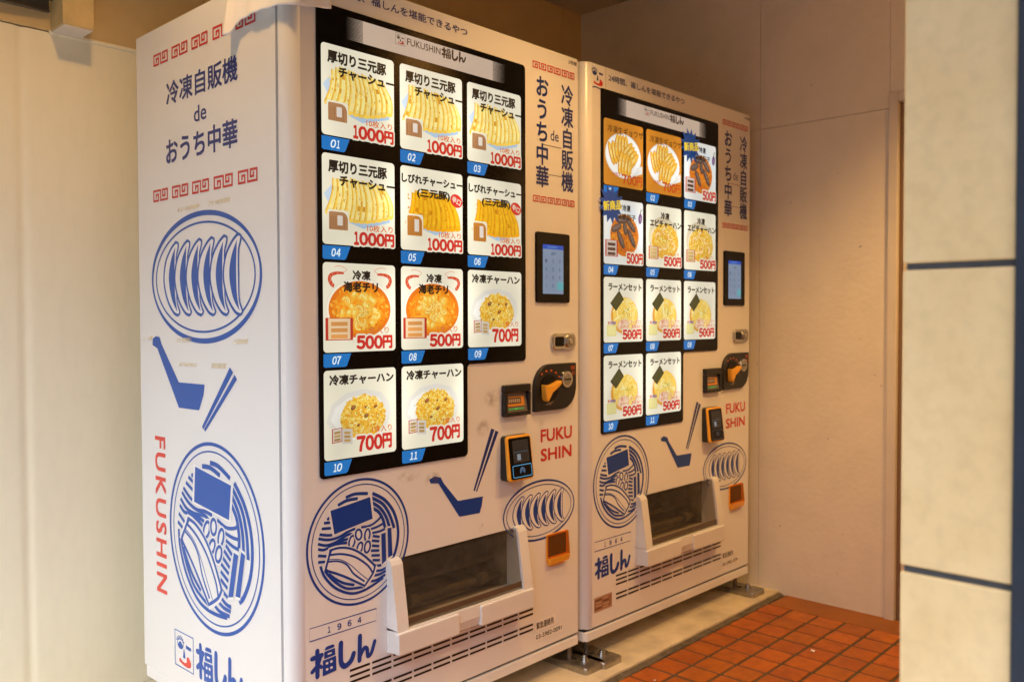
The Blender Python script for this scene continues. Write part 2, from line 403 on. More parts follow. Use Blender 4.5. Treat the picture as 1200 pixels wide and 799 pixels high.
_STROKES = {
    'top': [[(-0.27, 0.74), (-0.09, 0.77), (0.16, 0.74)], [(-0.42, 0.64), (-0.25, 0.69), (-0.04, 0.69)]],
    'right': [[(0.25, 0.73), (0.49, 0.59), (0.67, 0.38), (0.76, 0.14), (0.77, -0.09), (0.71, -0.31), (0.64, -0.41)], [(0.23, 0.66), (0.45, 0.53), (0.59, 0.34), (0.67, 0.15), (0.69, 0.09)], [(0.24, 0.58), (0.40, 0.47), (0.52, 0.31), (0.59, 0.13)], [(0.25, 0.49), (0.37, 0.41), (0.46, 0.27), (0.50, 0.13)]],
    'mid': [[(0.02, 0.22), (0.21, 0.22), (0.36, 0.28), (0.42, 0.33)], [(0.12, 0.15), (0.33, 0.17), (0.48, 0.21)], [(0.24, 0.09), (0.38, 0.09), (0.50, 0.11)]],
    'left': [[(-0.62, 0.45), (-0.57, 0.48)], [(-0.68, 0.41), (-0.56, 0.40)], [(-0.72, 0.33), (-0.54, 0.31)], [(-0.76, 0.25), (-0.61, 0.21), (-0.50, 0.20)], [(-0.78, 0.19), (-0.61, 0.14), (-0.42, 0.14), (-0.23, 0.20), (-0.09, 0.22)], [(-0.79, 0.11), (-0.64, 0.06), (-0.45, 0.08), (-0.24, 0.15), (-0.15, 0.14)], [(-0.79, 0.03), (-0.67, 0.00), (-0.50, 0.05), (-0.32, 0.08), (-0.21, 0.08)], [(-0.56, 0.01), (-0.40, 0.04), (-0.21, 0.02)], [(-0.79, -0.07), (-0.63, -0.11)], [(-0.79, -0.17), (-0.65, -0.19)]],
    'bot': [[(-0.75, -0.24), (-0.68, -0.41), (-0.52, -0.60), (-0.33, -0.73), (-0.14, -0.80), (0.06, -0.80), (0.27, -0.75), (0.46, -0.68)], [(-0.69, -0.29), (-0.60, -0.42), (-0.45, -0.57), (-0.27, -0.69), (-0.07, -0.73), (0.13, -0.74)], [(-0.60, -0.39), (-0.47, -0.50), (-0.31, -0.60), (-0.12, -0.67)]],
    'low': [[(0.15, -0.67), (0.30, -0.69), (0.50, -0.64)], [(0.22, -0.60), (0.37, -0.61), (0.51, -0.58)], [(0.27, -0.53), (0.41, -0.55), (0.51, -0.53)], [(0.28, -0.45), (0.42, -0.47)], [(0.24, -0.35), (0.39, -0.38)], [(0.22, -0.27), (0.39, -0.30)], [(0.21, -0.19), (0.38, -0.22)], [(0.22, -0.11), (0.38, -0.15)], [(0.23, -0.03), (0.38, -0.07)], [(0.25, 0.04), (0.39, -0.00)]],
}
_SW = dict(top=.05, right=.054, mid=.038, left=.042, bot=.042, low=.042)
_BOWL = [(spline(p, 6), _SW[k]) for k, L in _STROKES.items() for p in L]

def ramen_bowl(ink, cx, cy, rr, col, rot=0., wk=1.):
    c, s_ = math.cos(rot), math.sin(rot)
    P = lambda q: (cx + rr * (q[0] * c - q[1] * s_), cy + rr * (q[0] * s_ + q[1] * c))
    ink.ring(cx, cy, rr * .985, rr * .985, rr * .038 * wk, col, 96)
    ink.ring(cx, cy, rr * .905, rr * .905, rr * .016 * wk, col, 96)
    for pts, w_ in _BOWL:
        pts = [p for p in pts if math.hypot(*p) < .84]
        if len(pts) > 1: ink.stroke([P(p) for p in pts], w_ * rr, col)
    def shape(pts, halo, fill):
        mx = sum(p[0] for p in pts) / len(pts); my = sum(p[1] for p in pts) / len(pts)
        big = [(mx + (x - mx) * 1.0 + halo * (x - mx) / (math.hypot(x - mx, y - my) or 1), my + (y - my) + halo * (y - my) / (math.hypot(x - mx, y - my) or 1)) for x, y in pts]
        ink.poly([P(p) for p in big], WHITE); ink.poly([P(p) for p in pts], fill)
    shape([(-.56, .58), (.20, .68), (.25, .32), (-.49, .20)], .045, col)               # nori
    for (x, y, ax, ay, ro) in ((-.16, .025, .055, .095, -.25), (-.03, .115, .058, .082, .15), (.14, .075, .05, .095, -.12), (-.01, -.10, .05, .085, -.35), (.14, -.115, .055, .09, -.2)):
        ink.poly([P(p) for p in ell(x, y, ax + .035, ay + .035, 24, ro)], WHITE)
        ink.stroke([P(p) for p in ell(x, y, ax, ay, 24, ro)], .036 * rr, col, closed=True)
    out = spline([(-.56, -.03), (-.39, -.025), (-.16, -.09), (.07, -.24), (.29, -.45)], 5) + spline([(.29, -.45), (.24, -.57), (.08, -.73)], 4)[1:] + spline([(.08, -.73), (-.23, -.54), (-.45, -.42), (-.66, -.32)], 4)[1:] + spline([(-.66, -.32), (-.64, -.26), (-.56, -.03)], 3)[1:-1]
    ink.poly([P((-.18 + (x + .18) * 1.10, -.35 + (y + .35) * 1.13)) for x, y in out], WHITE)
    ink.stroke([P(p) for p in out], .038 * rr, col, closed=True)
    for pts, w_ in (([(-.59, -.10), (-.36, -.13), (-.10, -.23), (.14, -.41), (.24, -.55)], .034), ([(-.60, -.20), (-.42, -.23), (-.26, -.32), (-.13, -.49), (.08, -.66)], .03), ([(-.59, -.17), (-.39, -.21), (-.20, -.33), (-.03, -.49), (.14, -.64)], .014)):
        ink.stroke([P(p) for p in spline(pts, 5)], w_ * rr, col)
    shape([(.55, .11), (.63, .11), (.65, -.35), (.56, -.38)], .03, col)                  # bamboo shoots
    shape([(.42, .04), (.51, .05), (.52, -.41), (.43, -.46)], .03, col)

def logo_word(ink, x0, y0, sx, sy, col):
    """the three rounded brush characters; unit box 1 x 1"""
    P = lambda pts: [(x0 + a * sx, y0 + b * sy) for a, b in pts]
    t = sx
    def st(w_, *p):
        pts = P(spline(list(p), 4)); ink.stroke(pts, w_ * t, col)
        for e in (p[0], p[-1]): ink.poly(ell(x0 + e[0] * sx, y0 + e[1] * sy, w_ * t / 2 * .96, w_ * t / 2 * .96, 14), col)
    st(.062, (.095, .93), (.095, .05)); st(.06, (.02, .72), (.16, .74)); st(.055, (.14, .70), (.10, .45), (.02, .27)); st(.045, (.10, .45), (.155, .33))
    ink.poly(P([(.205, .90), (.22, .965), (.26, .985), (.33, .985), (.345, .94), (.345, .88), (.205, .86)]), col)
    ink.poly(P([(.195, .82), (.355, .84), (.36, .60), (.195, .575)]), col); ink.poly(P([(.245, .735), (.305, .74), (.305, .685), (.245, .68)]), WHITE)
    ink.poly(P([(.175, .535), (.37, .56), (.375, .04), (.17, .0)]), col)
    for a, b in ((.235, .40), (.30, .41), (.235, .19), (.30, .20)): ink.poly(ell(x0 + a * sx, y0 + b * sy, .021 * sx, .045 * sy, 10), WHITE)
    st(.07, (.445, .93), (.44, .55), (.45, .22), (.51, .08), (.60, .20), (.64, .42))
    st(.066, (.74, .96), (.735, .5), (.73, .10)); st(.056, (.735, .22), (.80, .47), (.85, .42), (.865, .16), (.92, .22), (.975, .60))

def face_emblem(ink, x0, x1, y0, y1, col, red, frame=True):
    P = lambda pts: [(x0 + a * (x1 - x0), y1 - b * (y1 - y0)) for a, b in pts]
    wd = x1 - x0
    if frame: ink.stroke(P([(0, 0), (1, 0), (1, 1), (0, 1)]), .025 * wd, col, closed=True)
    cx, cy = x0 + .30 * wd, y1 - .34 * (y1 - y0)
    ink.poly(ell(cx, cy, .17 * wd, .15 * (y1 - y0), 28), col)
    ink.poly(ell(cx, cy + .03 * wd, .135 * wd, .085 * (y1 - y0), 28), WHITE); ink.poly(ell(cx, cy - .01 * wd, .095 * wd, .085 * (y1 - y0), 24), col)
    for k in range(7):
        a = R(25 + 22 * k); ink.stroke([(cx + .16 * wd * math.cos(a), cy + .15 * wd * math.sin(a)), (cx + .235 * wd * math.cos(a), cy + .215 * wd * math.sin(a))], .035 * wd, col)
    ink.poly(P([(.60, .30), (.88, .315), (.87, .41), (.60, .395)]), col)
    ink.poly(P([(.50, .42), (.53, .5), (.575, .695), (.44, .695), (.475, .5)]), col)
    m = spline([(.28, .74), (.38, .80), (.52, .82), (.63, .78), (.645, .66), (.71, .605), (.80, .66), (.87, .76), (.85, .86), (.73, .91), (.55, .915), (.38, .885), (.25, .85), (.235, .79), (.28, .74)], 4)
    ink.poly(P(m[:-1]), red)

LADLE_F = [(.409, .618), (.426, .624), (.449, .618), (.458, .6025), (.510, .5467), (.605, .5446), (.600, .520), (.592, .5006), (.515, .503), (.440, .6037), (.413, .6075)]
LADLE_S = [(.088, .981), (.107, .988), (.132, .986), (.141, .969), (.242, .867), (.384, .868), (.378, .842), (.352, .8), (.24, .799), (.116, .955), (.087, .963)]

# ------------------------------------------------------------------ the lit product cards
CWH = lin((240, 232, 206)); CBLK = lin((24, 20, 16)); CRED = lin((208, 44, 34)); CORG = lin((222, 108, 44)); CGREY = lin((206, 200, 186))
def jit(c, k=.12): f = 1 + random.uniform(-k, k); return tuple(min(1, x * f) for x in c)

def grains(ink, cx, cy, rx, ry, n, cols, ln=.028, wd=.014, dome=.0):
    base = ink.o; pts = []
    for i in range(n):
        while 1:
            a, b = random.uniform(-1, 1), random.uniform(-1, 1)
            if a * a + b * b < 1 and (b > -.72): break
        k = .35 * (a * a + b * b)
        c = random.choice(cols); c = tuple(x * (1.05 - .55 * k + .14 * b) for x in c)
        ink.o = base + (i % 24) * 1.2e-5
        ink.poly(ell(cx + a * rx, cy + b * ry, random.uniform(.6, 1.1) * ln, random.uniform(.7, 1.1) * wd, 7, random.uniform(0, 3.14)), jit(c, .06), keep=True)
    ink.o = base + 30e-5

def curl(ink, cx, cy, r, rot, c1, c2, wd):
    pts = [(cx + r * math.cos(rot + t), cy + r * .85 * math.sin(rot + t)) for t in [k * .32 for k in range(12)]]
    n = len(pts)
    ink.stroke(pts, [wd * 1.15 * (1 - .55 * k / n) for k in range(n)], c2)
    ink.stroke(pts, [wd * .72 * (1 - .6 * k / n) for k in range(n)], c1)
    for k in range(1, n - 2, 2):
        ink.stroke([(pts[k][0] * .7 + cx * .3, pts[k][1] * .7 + cy * .3), pts[k]], wd * .12, c2)

def sachet(ink, x0, x1, y0, y1, side, mid, lab, tilt=0.):
    d = tilt
    ink.poly([(x0, y0), (x1, y0 - d), (x1, y1 - d), (x0, y1)], side)
    ww = (x1 - x0)
    ink.poly([(x0 + .1 * ww, y0 + .01), (x1 - .1 * ww, y0 + .01 - d), (x1 - .1 * ww, y1 - .008 - d), (x0 + .1 * ww, y1 - .008)], mid)
    for k in range(3):
        yy = y0 + .02 + k * (y1 - y0 - .04) / 3
        ink.poly([(x0 + .2 * ww, yy), (x1 - .2 * ww, yy - d * .5), (x1 - .2 * ww, yy + (y1 - y0) * .18 - d * .5), (x0 + .2 * ww, yy + (y1 - y0) * .18)], jit(lab, .2))

def digits(ink, txt, x0, x1, y0, y1, col, bold=.05, outline=None, shear=0.):
    ws = [.62 if c == '1' else (1.16 if c == '円' else 1.) for c in txt]; k = (x1 - x0) / sum(ws); x = x0
    lst = []
    for c, w_ in zip(txt, ws): lst.append((c, x + .07 * k, x + (w_ - .07) * k)); x += w_ * k
    if outline:
        for c, a, b in lst: ink.text(c, a - .008, b + .008, y0 - .008, y1 + .008, outline, bold + .05, shear, wide=True)
    for c, a, b in lst: ink.text(c, a, b, y0, y1, col, bold, shear, wide=True)
def price(ink, txt, x0, x1, y0, y1, col=None): digits(ink, txt, x0, x1, y0, y1, col or CRED, .058, CWH)

def art_pork(ink, c):
    hot = c.get('hot')
    if hot: cols = (lin((214, 138, 10)), lin((252, 190, 28)), lin((246, 170, 14))); top = ((.17, .71), (.76, .70)); bot = ((.07, .335), (.955, .30)); dip = .05; n = 11
    else: cols = (lin((222, 160, 52)), lin((255, 234, 150)), lin((252, 208, 84))); top = ((.13, .745), (.84, .70)); bot = ((.035, .365), (.965, .365)); dip = .09; n = 12
    ink.poly([(.2, .30), (.55, .2), (.93, .3), (.93, .36), (.5, .28), (.2, .36)], lin((176, 202, 224)))
    if not hot: ink.poly([(.02, .55), (.16, .7), (.12, .4)], lin((198, 214, 228)))
    cuts = [0] + [(q - .12 * math.sin(math.pi * q / n) * (1 - q / n) * 4 * .3 + random.uniform(-.22, .22)) / n for q in range(1, n)] + [1]
    for i in range(n):
        def edge(t):
            x0 = top[0][0] + (top[1][0] - top[0][0]) * t; y0 = top[0][1] + (top[1][1] - top[0][1]) * t + .025 * math.sin(t * math.pi)
            x1 = bot[0][0] + (bot[1][0] - bot[0][0]) * t; y1 = bot[0][1] + (bot[1][1] - bot[0][1]) * t - dip * math.sin(t * math.pi)
            bx = .028 + .02 * t
            return [(x0 + (x1 - x0) * k / 8 + bx * math.sin(math.pi * k / 8) * 1.1, y0 + (y1 - y0) * k / 8 + (.012 if k == 0 else 0)) for k in range(9)]
        tj = random.uniform(-.03, .018)
        a = edge(cuts[i] if i else 0); b = edge(cuts[i + 1] + .012)
        a[0] = (a[0][0], a[0][1] + tj); b[0] = (b[0][0], b[0][1] + tj - .01)
        mixs = ((0, .09, cols[0]), (.09, .30, cols[2]), (.30, .80, cols[1]), (.80, 1, cols[2]))
        ink.lay()
        for k in range(8):
            for f0, f1, cc in mixs:
                L = lambda p, q, f: (p[0] + (q[0] - p[0]) * f, p[1] + (q[1] - p[1]) * f)
                cc2 = jit(tuple(x * (.93 if k in (0, 7) else 1) for x in cc), .09)
                if random.random() < .03: cc2 = jit(cols[0], .1)
                ink.poly([L(a[k], b[k], f0), L(a[k], b[k], f1), L(a[k + 1], b[k + 1], f1), L(a[k + 1], b[k + 1], f0)], cc2, keep=True)
        e = a[-1]; g = b[-1]
        ink.poly(ell((e[0] + g[0]) / 2, (e[1] + g[1]) / 2, abs(g[0] - e[0]) * .52, .022, 12, .2), jit(cols[2], .12))
    base = ink.o
    for q in range(70):
        t = random.random(); f = random.random(); px = .1 + .8 * t + .0 * f; py = .36 + .3 * f
        ink.o = base + 1e-5 * (q % 6 + 1); ink.poly(ell(px, py, random.uniform(.004, .011), random.uniform(.006, .02), 7, random.uniform(-.3, .3)), jit(random.choice((cols[0], cols[2], cols[1])), .1), keep=True)
    ink.o = base + 8e-5
    x0, x1, y0, y1 = (.085, .335, .165, .365) if not hot else (.10, .33, .175, .415)
    ink.poly(rrect(x0 - .02, x1 + .015, y0 - .015, y1 + .02, .03), CWH)
    ink.poly(rrect(x0, x1, y0, y1, [.01, .01, .08, .02]), lin((176, 126, 84)) if not hot else lin((196, 124, 44)))
    for k in range(7): ink.stroke([(x0 + .02 + k * .03, y0 + .01), (x0 + .028 + k * .03, y1 - .05)], .008, jit(lin((150, 100, 62)), .25))
    ink.poly(rrect(x0 + .11, x0 + .18, y0 + .05, y1 - .04, .008), lin((226, 214, 200)))
    ink.text('10枚入り', .60, .965, .175, .255, CORG, .02)
    price(ink, '1000円', .41, .985, .02, .155)
    if hot:
        ink.text('しびれチャーシュー', .015, .985, .80, .905, CBLK, .048)
        ink.text('(三元豚)', .25, .77, .635, .75, CBLK, .048)
        ink.poly(ell(.885, .655, .105, .082, 30, -.35), lin((214, 52, 40))); ink.text('辛口', .81, .96, .62, .695, CWH, .02, rot=-.35)
    else:
        ink.text('厚切り三元豚', .08, .875, .80, .925, CBLK, .048); ink.text('チャーシュー', .225, .985, .655, .765, CBLK, .048)

def art_chili(ink, c):
    ink.poly(ell(.5, .475, .475, .375, 56), lin((236, 226, 202))); ink.poly(ell(.5, .48, .452, .352, 56), lin((250, 240, 216)))
    for k, cc in enumerate(((226, 116, 20), (240, 138, 22), (248, 158, 34), (252, 172, 46))):
        ink.poly(ell(.5, .48 - .006 * k, .43 - .055 * k, .325 - .045 * k, 48), lin(cc))
    grains(ink, .5, .47, .40, .29, 170, (lin((248, 146, 24)), lin((252, 172, 46)), lin((242, 130, 18)), lin((255, 186, 60))), .034, .016)
    for k in range(26):
        a = random.uniform(0, 6.28); rr = .25 * random.random() ** .6
        ink.poly(ell(.5 + rr * math.cos(a) * 1.05, .46 + rr * math.sin(a) * .8, random.uniform(.04, .065), random.uniform(.028, .042), 16, random.uniform(0, 3.1)), jit(lin((254, 196, 70)), .07))
        ink.poly(ell(.49 + rr * math.cos(a) * 1.05, .472 + rr * math.sin(a) * .8, random.uniform(.022, .036), random.uniform(.014, .022), 12, random.uniform(0, 3.1)), jit(lin((255, 228, 128)), .05))
    for k in range(9):
        a = random.uniform(0, 6.28); rr = random.uniform(.02, .24)
        curl(ink, .5 + rr * math.cos(a) * 1.1, .47 + rr * math.sin(a) * .75, random.uniform(.035, .05), random.uniform(0, 6.28), jit(lin((255, 222, 120)), .08), jit(lin((246, 168, 44)), .1), .06)
    for k in range(26): ink.poly(ell(.5 + random.gauss(0, .17), .47 + random.gauss(0, .11), .008, .005, 6, random.uniform(0, 3)), lin((150, 130, 40)), keep=True)
    for sgn, ox in ((1, .05), (-1, .95)):
        pts = [(ox + sgn * x, y) for x, y in spline([(.22, .885), (.13, .885), (.05, .86), (.03, .81), (.06, .755), (.09, .74)], 4)]
        ink.stroke(pts, [.012 + .034 * math.sin(math.pi * (.10 + .62 * k / (len(pts) - 1))) for k in range(len(pts))], lin((208, 74, 46)))
        for k in range(4, len(pts) - 3, 3): ink.stroke([(pts[k][0], pts[k][1] - .016), (pts[k][0] + sgn * .01, pts[k][1] + .018)], .007, lin((244, 150, 110)))
        ink.stroke([(ox + sgn * x, y) for x, y in spline([(.20, .89), (.26, .93), (.16, .965), (.10, .95)], 4)], .006, lin((226, 130, 100)))
    ink.text('冷凍', .39, .63, .815, .92, CBLK, .048); ink.text('海老チリ', .265, .735, .68, .79, CBLK, .048)
    sachet(ink, .02, .385, .135, .385, lin((190, 52, 36)), lin((236, 204, 160)), lin((220, 150, 80)), .0)
    ink.text('1食入り', .56, .89, .205, .285, lin((214, 120, 50)), .015); price(ink, '500円', .43, .94, .035, .175)

def art_rice(ink, c):
    ink.poly([(.03, .43), (.1, .62), (.3, .74), (.55, .77), (.78, .72), (.9, .6), (.93, .45), (.85, .3), (.62, .2), (.4, .2), (.15, .27)], lin((228, 222, 208)))
    ink.poly([(.09, .44), (.15, .58), (.32, .68), (.55, .71), (.75, .66), (.84, .5), (.78, .33), (.58, .24), (.4, .25), (.2, .31)], lin((242, 238, 226)))
    ink.poly(ell(.54, .24, .27, .045, 30), lin((252, 248, 238)))
    ink.poly(ell(.53, .445, .31, .245, 40), lin((240, 180, 52)))
    grains(ink, .53, .455, .315, .25, 640, (lin((255, 220, 104)), lin((252, 206, 80)), lin((246, 188, 56)), lin((255, 236, 150)), lin((234, 164, 40))), .019, .013)
    for (x, y, rr) in ((.39, .565, .04), (.57, .46, .035), (.70, .56, .03), (.56, .56, .02), (.46, .36, .025)):
        ink.poly(ell(x, y, rr, rr * .65, 12, .5), jit(lin((150, 90, 44)), .15)); ink.poly(ell(x + .008, y + .008, rr * .5, rr * .3, 10, .5), lin((184, 120, 66)))
    for k in range(14): ink.poly(ell(.53 + random.gauss(0, .13), .45 + random.gauss(0, .09), .010, .006, 6, random.uniform(0, 3)), lin((126, 140, 50)), keep=True)
    sachet(ink, .10, .24, .185, .345, lin((190, 70, 56)), lin((224, 214, 196)), lin((190, 150, 90)), -.01); sachet(ink, .235, .375, .17, .34, lin((214, 206, 196)), lin((216, 208, 192)), lin((190, 150, 90)), .015)
    ink.text('冷凍チャーハン', .075, .96, .835, .945, CBLK, .048)
    ink.text('1食入り', .65, .93, .255, .335, CORG, .015); price(ink, '700円', .43, .93, .065, .225)

def art_dumpling(ink, c):
    ink.poly(ell(.49, .48, .455, .345, 56), lin((226, 220, 210))); ink.poly(ell(.49, .485, .43, .325, 56), lin((252, 248, 238)))
    ink.poly([(.78, .2), (.98, .26), (.98, .38), (.84, .34)], lin((226, 222, 214)))
    base = []
    for g, (gx, gy, ang) in enumerate(((.30, .52, 1.9), (.44, .62, 1.55), (.66, .50, .75), (.52, .34, 1.35))):
        for k in range(4):
            o = (k - 1.5) * .078; base.append((gx + o * math.cos(ang - 1.57), gy + o * math.sin(ang - 1.57) * .9, ang + random.uniform(-.1, .1)))
    for (x, y, a) in base:
        ink.poly(ell(x, y, .185, .060, 20, a), jit(lin((214, 138, 34)), .1)); ink.poly(ell(x + .008, y + .006, .172, .048, 20, a), jit(lin((253, 192, 66)), .06))
        ink.poly(ell(x - .012 * math.sin(a), y + .012, .10, .018, 16, a), jit(lin((255, 226, 140)), .05))
        for k in range(5): ink.poly(ell(x + random.uniform(-.1, .1) * math.cos(a), y + random.uniform(-.1, .1) * math.sin(a), .012, .006, 6, a), lin((184, 112, 30)))
    ink.text('冷凍生ギョウザ', .08, .985, .80, .915, lin((70, 40, 14)), .014)
    ink.text('20個入り', .20, .46, .155, .21, lin((200, 60, 30)), .01); digits(ink, '700円', .44, .965, .055, .195, lin((196, 50, 26)), .03)

def burst(ink, cx, cy, r1, r2, col, n=13):
    pts = []
    for k in range(2 * n):
        rr = r1 * random.uniform(.88, 1.08) if k % 2 == 0 else r2; a = math.pi * k / n
        pts.append((cx + rr * math.cos(a), cy + rr * math.sin(a)))
    ink.poly(pts, col)

def art_eggplant(ink, c):
    ink.poly([(.02, .2), (.3, .1), (.6, .2), (.98, .3), (.98, .7), (.7, .95), (.2, .9)], lin((226, 230, 230)))
    ink.poly(ell(.52, .455, .385, .35, 50), lin((236, 228, 214))); ink.poly(ell(.52, .455, .36, .325, 50), lin((214, 116, 26)))
    grains(ink, .52, .45, .345, .31, 240, (lin((226, 128, 30)), lin((200, 100, 20)), lin((240, 150, 44))), .03, .016)
    for (x, y, l, a) in ((.47, .69, .17, .1), (.31, .56, .14, .35), (.68, .62, .15, -.7), (.42, .38, .16, -1.0), (.69, .42, .17, -.95), (.53, .56, .10, -1.3)):
        ink.poly(ell(x, y, l, .058, 18, a), jit(lin((92, 72, 62)), .12)); ink.poly(ell(x + .006, y + .012, l * .8, .028, 14, a), jit(lin((130, 106, 94)), .1))
        for k in range(4): t = (k - 1.5) * l * .42; ink.stroke([(x + t * math.cos(a) - .03 * math.sin(a), y + t * math.sin(a) + .03), (x + t * math.cos(a) + .03 * math.sin(a), y + t * math.sin(a) - .03)], .008, lin((70, 56, 50)))
    ink.poly(ell(.92, .745, .05, .085, 20, -.12), lin((112, 80, 120))); ink.poly(ell(.93, .74, .02, .04, 12), lin((160, 130, 160))); ink.stroke([(.925, .83), (.95, .90)], .02, lin((70, 90, 60)))
    ink.text('冷凍', .46, .66, .83, .93, CBLK, .044); ink.text('麻婆茄子', .32, .80, .70, .79, CBLK, .034)
    sachet(ink, .03, .34, .115, .37, lin((196, 56, 48)), lin((206, 190, 176)), lin((92, 62, 50)), .0)
    ink.text('1食入り', .44, .74, .195, .265, lin((204, 84, 50)), .01); price(ink, '500円', .56, .985, .03, .18)
    burst(ink, .17, .90, .31, .20, lin((10, 62, 116))); ink.text('新商品', -.02, .42, .825, .965, lin((246, 206, 40)), .04, rot=.12)

def art_shrimp_rice(ink, c):
    ink.poly(ell(.48, .50, .42, .33, 50), lin((216, 200, 166))); ink.poly(ell(.52, .45, .40, .29, 50), lin((240, 226, 196)))
    ink.poly(ell(.53, .43, .385, .29, 44), lin((236, 176, 52)))
    grains(ink, .53, .43, .385, .30, 420, (lin((255, 218, 110)), lin((252, 202, 70)), lin((246, 184, 50)), lin((255, 232, 140))), .022, .015)
    for (x, y, a) in ((.33, .5, .3), (.52, .6, 1.3), (.68, .52, 2.2), (.52, .36, 4.), (.74, .36, 5.), (.38, .34, 3.2)):
        curl(ink, x, y, .06, a, lin((255, 232, 160)), lin((246, 160, 60)), .07)
    for k in range(20): ink.poly(ell(.53 + random.gauss(0, .18), .43 + random.gauss(0, .11), .011, .007, 6, random.uniform(0, 3)), lin((186, 120, 40)), keep=True)
    ink.text('冷凍', .40, .64, .79, .90, CBLK, .044); ink.text('エビチャーハン', .10, .985, .655, .77, CBLK, .048)
    sachet(ink, .06, .33, .13, .34, lin((200, 80, 60)), lin((222, 196, 150)), lin((214, 176, 110)), .0)
    ink.text('1食入り', .62, .92, .19, .26, lin((226, 120, 60)), .01); price(ink, '500円', .48, .985, .035, .175)

def art_ramen(ink, c):
    ink.poly(ell(.52, .40, .39, .315, 50), lin((238, 226, 204)))
    ink.poly(ell(.52, .41, .345, .285, 44), lin((226, 158, 52))); ink.poly(ell(.54, .43, .31, .262, 44), lin((250, 208, 92)))
    base = ink.o
    for k in range(110):
        a = random.uniform(0, 6.28); rr = .28 * random.random() ** .6; x, y = .54 + rr * math.cos(a), .44 + rr * .85 * math.sin(a); t = random.uniform(0, 3.14); l = random.uniform(.06, .12)
        pts = [(x + l * (q - .5) * math.cos(t) - .02 * math.sin(3 * q) * math.sin(t), y + l * (q - .5) * math.sin(t) + .02 * math.sin(3 * q) * math.cos(t)) for q in (0, .25, .5, .75, 1)]
        pts = [p for p in pts if ((p[0] - .53) / .345) ** 2 + ((p[1] - .42) / .29) ** 2 < 1]
        ink.o = base + (k % 20) * 1.2e-5
        if len(pts) > 1: ink.stroke(pts, .02, jit(random.choice((lin((255, 230, 136)), lin((252, 216, 104)), lin((255, 240, 170)), lin((246, 202, 84)))), .04), keep=True)
    ink.o = base + 30e-5
    ink.poly(ell(.49, .27, .16, .09, 24, .15), lin((240, 196, 150))); ink.poly(ell(.49, .275, .12, .06, 20, .15), lin((250, 220, 184)))
    for k in range(12): ink.poly(ell(.6 + random.gauss(0, .05), .47 + random.gauss(0, .04), .014, .008, 8, random.uniform(0, 3)), lin((150, 160, 70)))
    ink.poly([(.38, .80), (.50, .665), (.30, .48), (.155, .60)], lin((52, 54, 28))); ink.poly([(.375, .775), (.475, .66), (.30, .505), (.185, .605)], lin((72, 72, 38)))
    ink.text('ラーメンセット', .115, .955, .80, .905, CBLK, .044)
    ink.text('麺2つ、スープ2つ', .42, .95, .275, .345, lin((226, 112, 60)), .02, outline=CWH); ink.text('具材2つ、香味油2つ', .40, .98, .205, .268, lin((226, 112, 60)), .02, outline=CWH)
    ink.poly(rrect(.07, .305, .095, .27, .02), lin((226, 214, 140))); ink.poly(rrect(.09, .285, .115, .25, .02), jit(lin((236, 224, 150)), .03))
    for k, cc in enumerate(((206, 60, 50), (200, 70, 80), (60, 90, 170), (60, 100, 180), (50, 90, 170))): ink.poly([(.10 + .04 * k, .28), (.125 + .04 * k, .28), (.125 + .04 * k, .32), (.10 + .04 * k, .32)], lin(cc))
    price(ink, '500円', .46, .95, .045, .185); ink.stroke([(.46, .113), (.80, .113)], .016, CRED)

ARTS = dict(pork=art_pork, chili=art_chili, rice=art_rice, dumpling=art_dumpling, eggplant=art_eggplant, shrimp=art_shrimp_rice, ramen=art_ramen)
NAMES = dict(pork='sliced roast pork', chili='prawns in chili sauce', rice='fried rice', dumpling='dumplings on an orange ground', eggplant='eggplant in red sauce with a blue starburst', shrimp='shrimp fried rice', ramen='a ramen set')
CW, CH = .2123, .2093
def card_pos(i):
    return .0842 + .2312 * (i % 3), 1.6680 - .2511 * (i // 3)

# ------------------------------------------------------------------ vending machine
D = .781; W = 1.03; H = 1.83
FR = lambda u, v, o: (u, -o, v)                      # on the door front
SD = lambda u, v, o: (-o, D - u, v)                  # on the left side, u from the back edge
HOLE = (.290, .742, .262, .434)

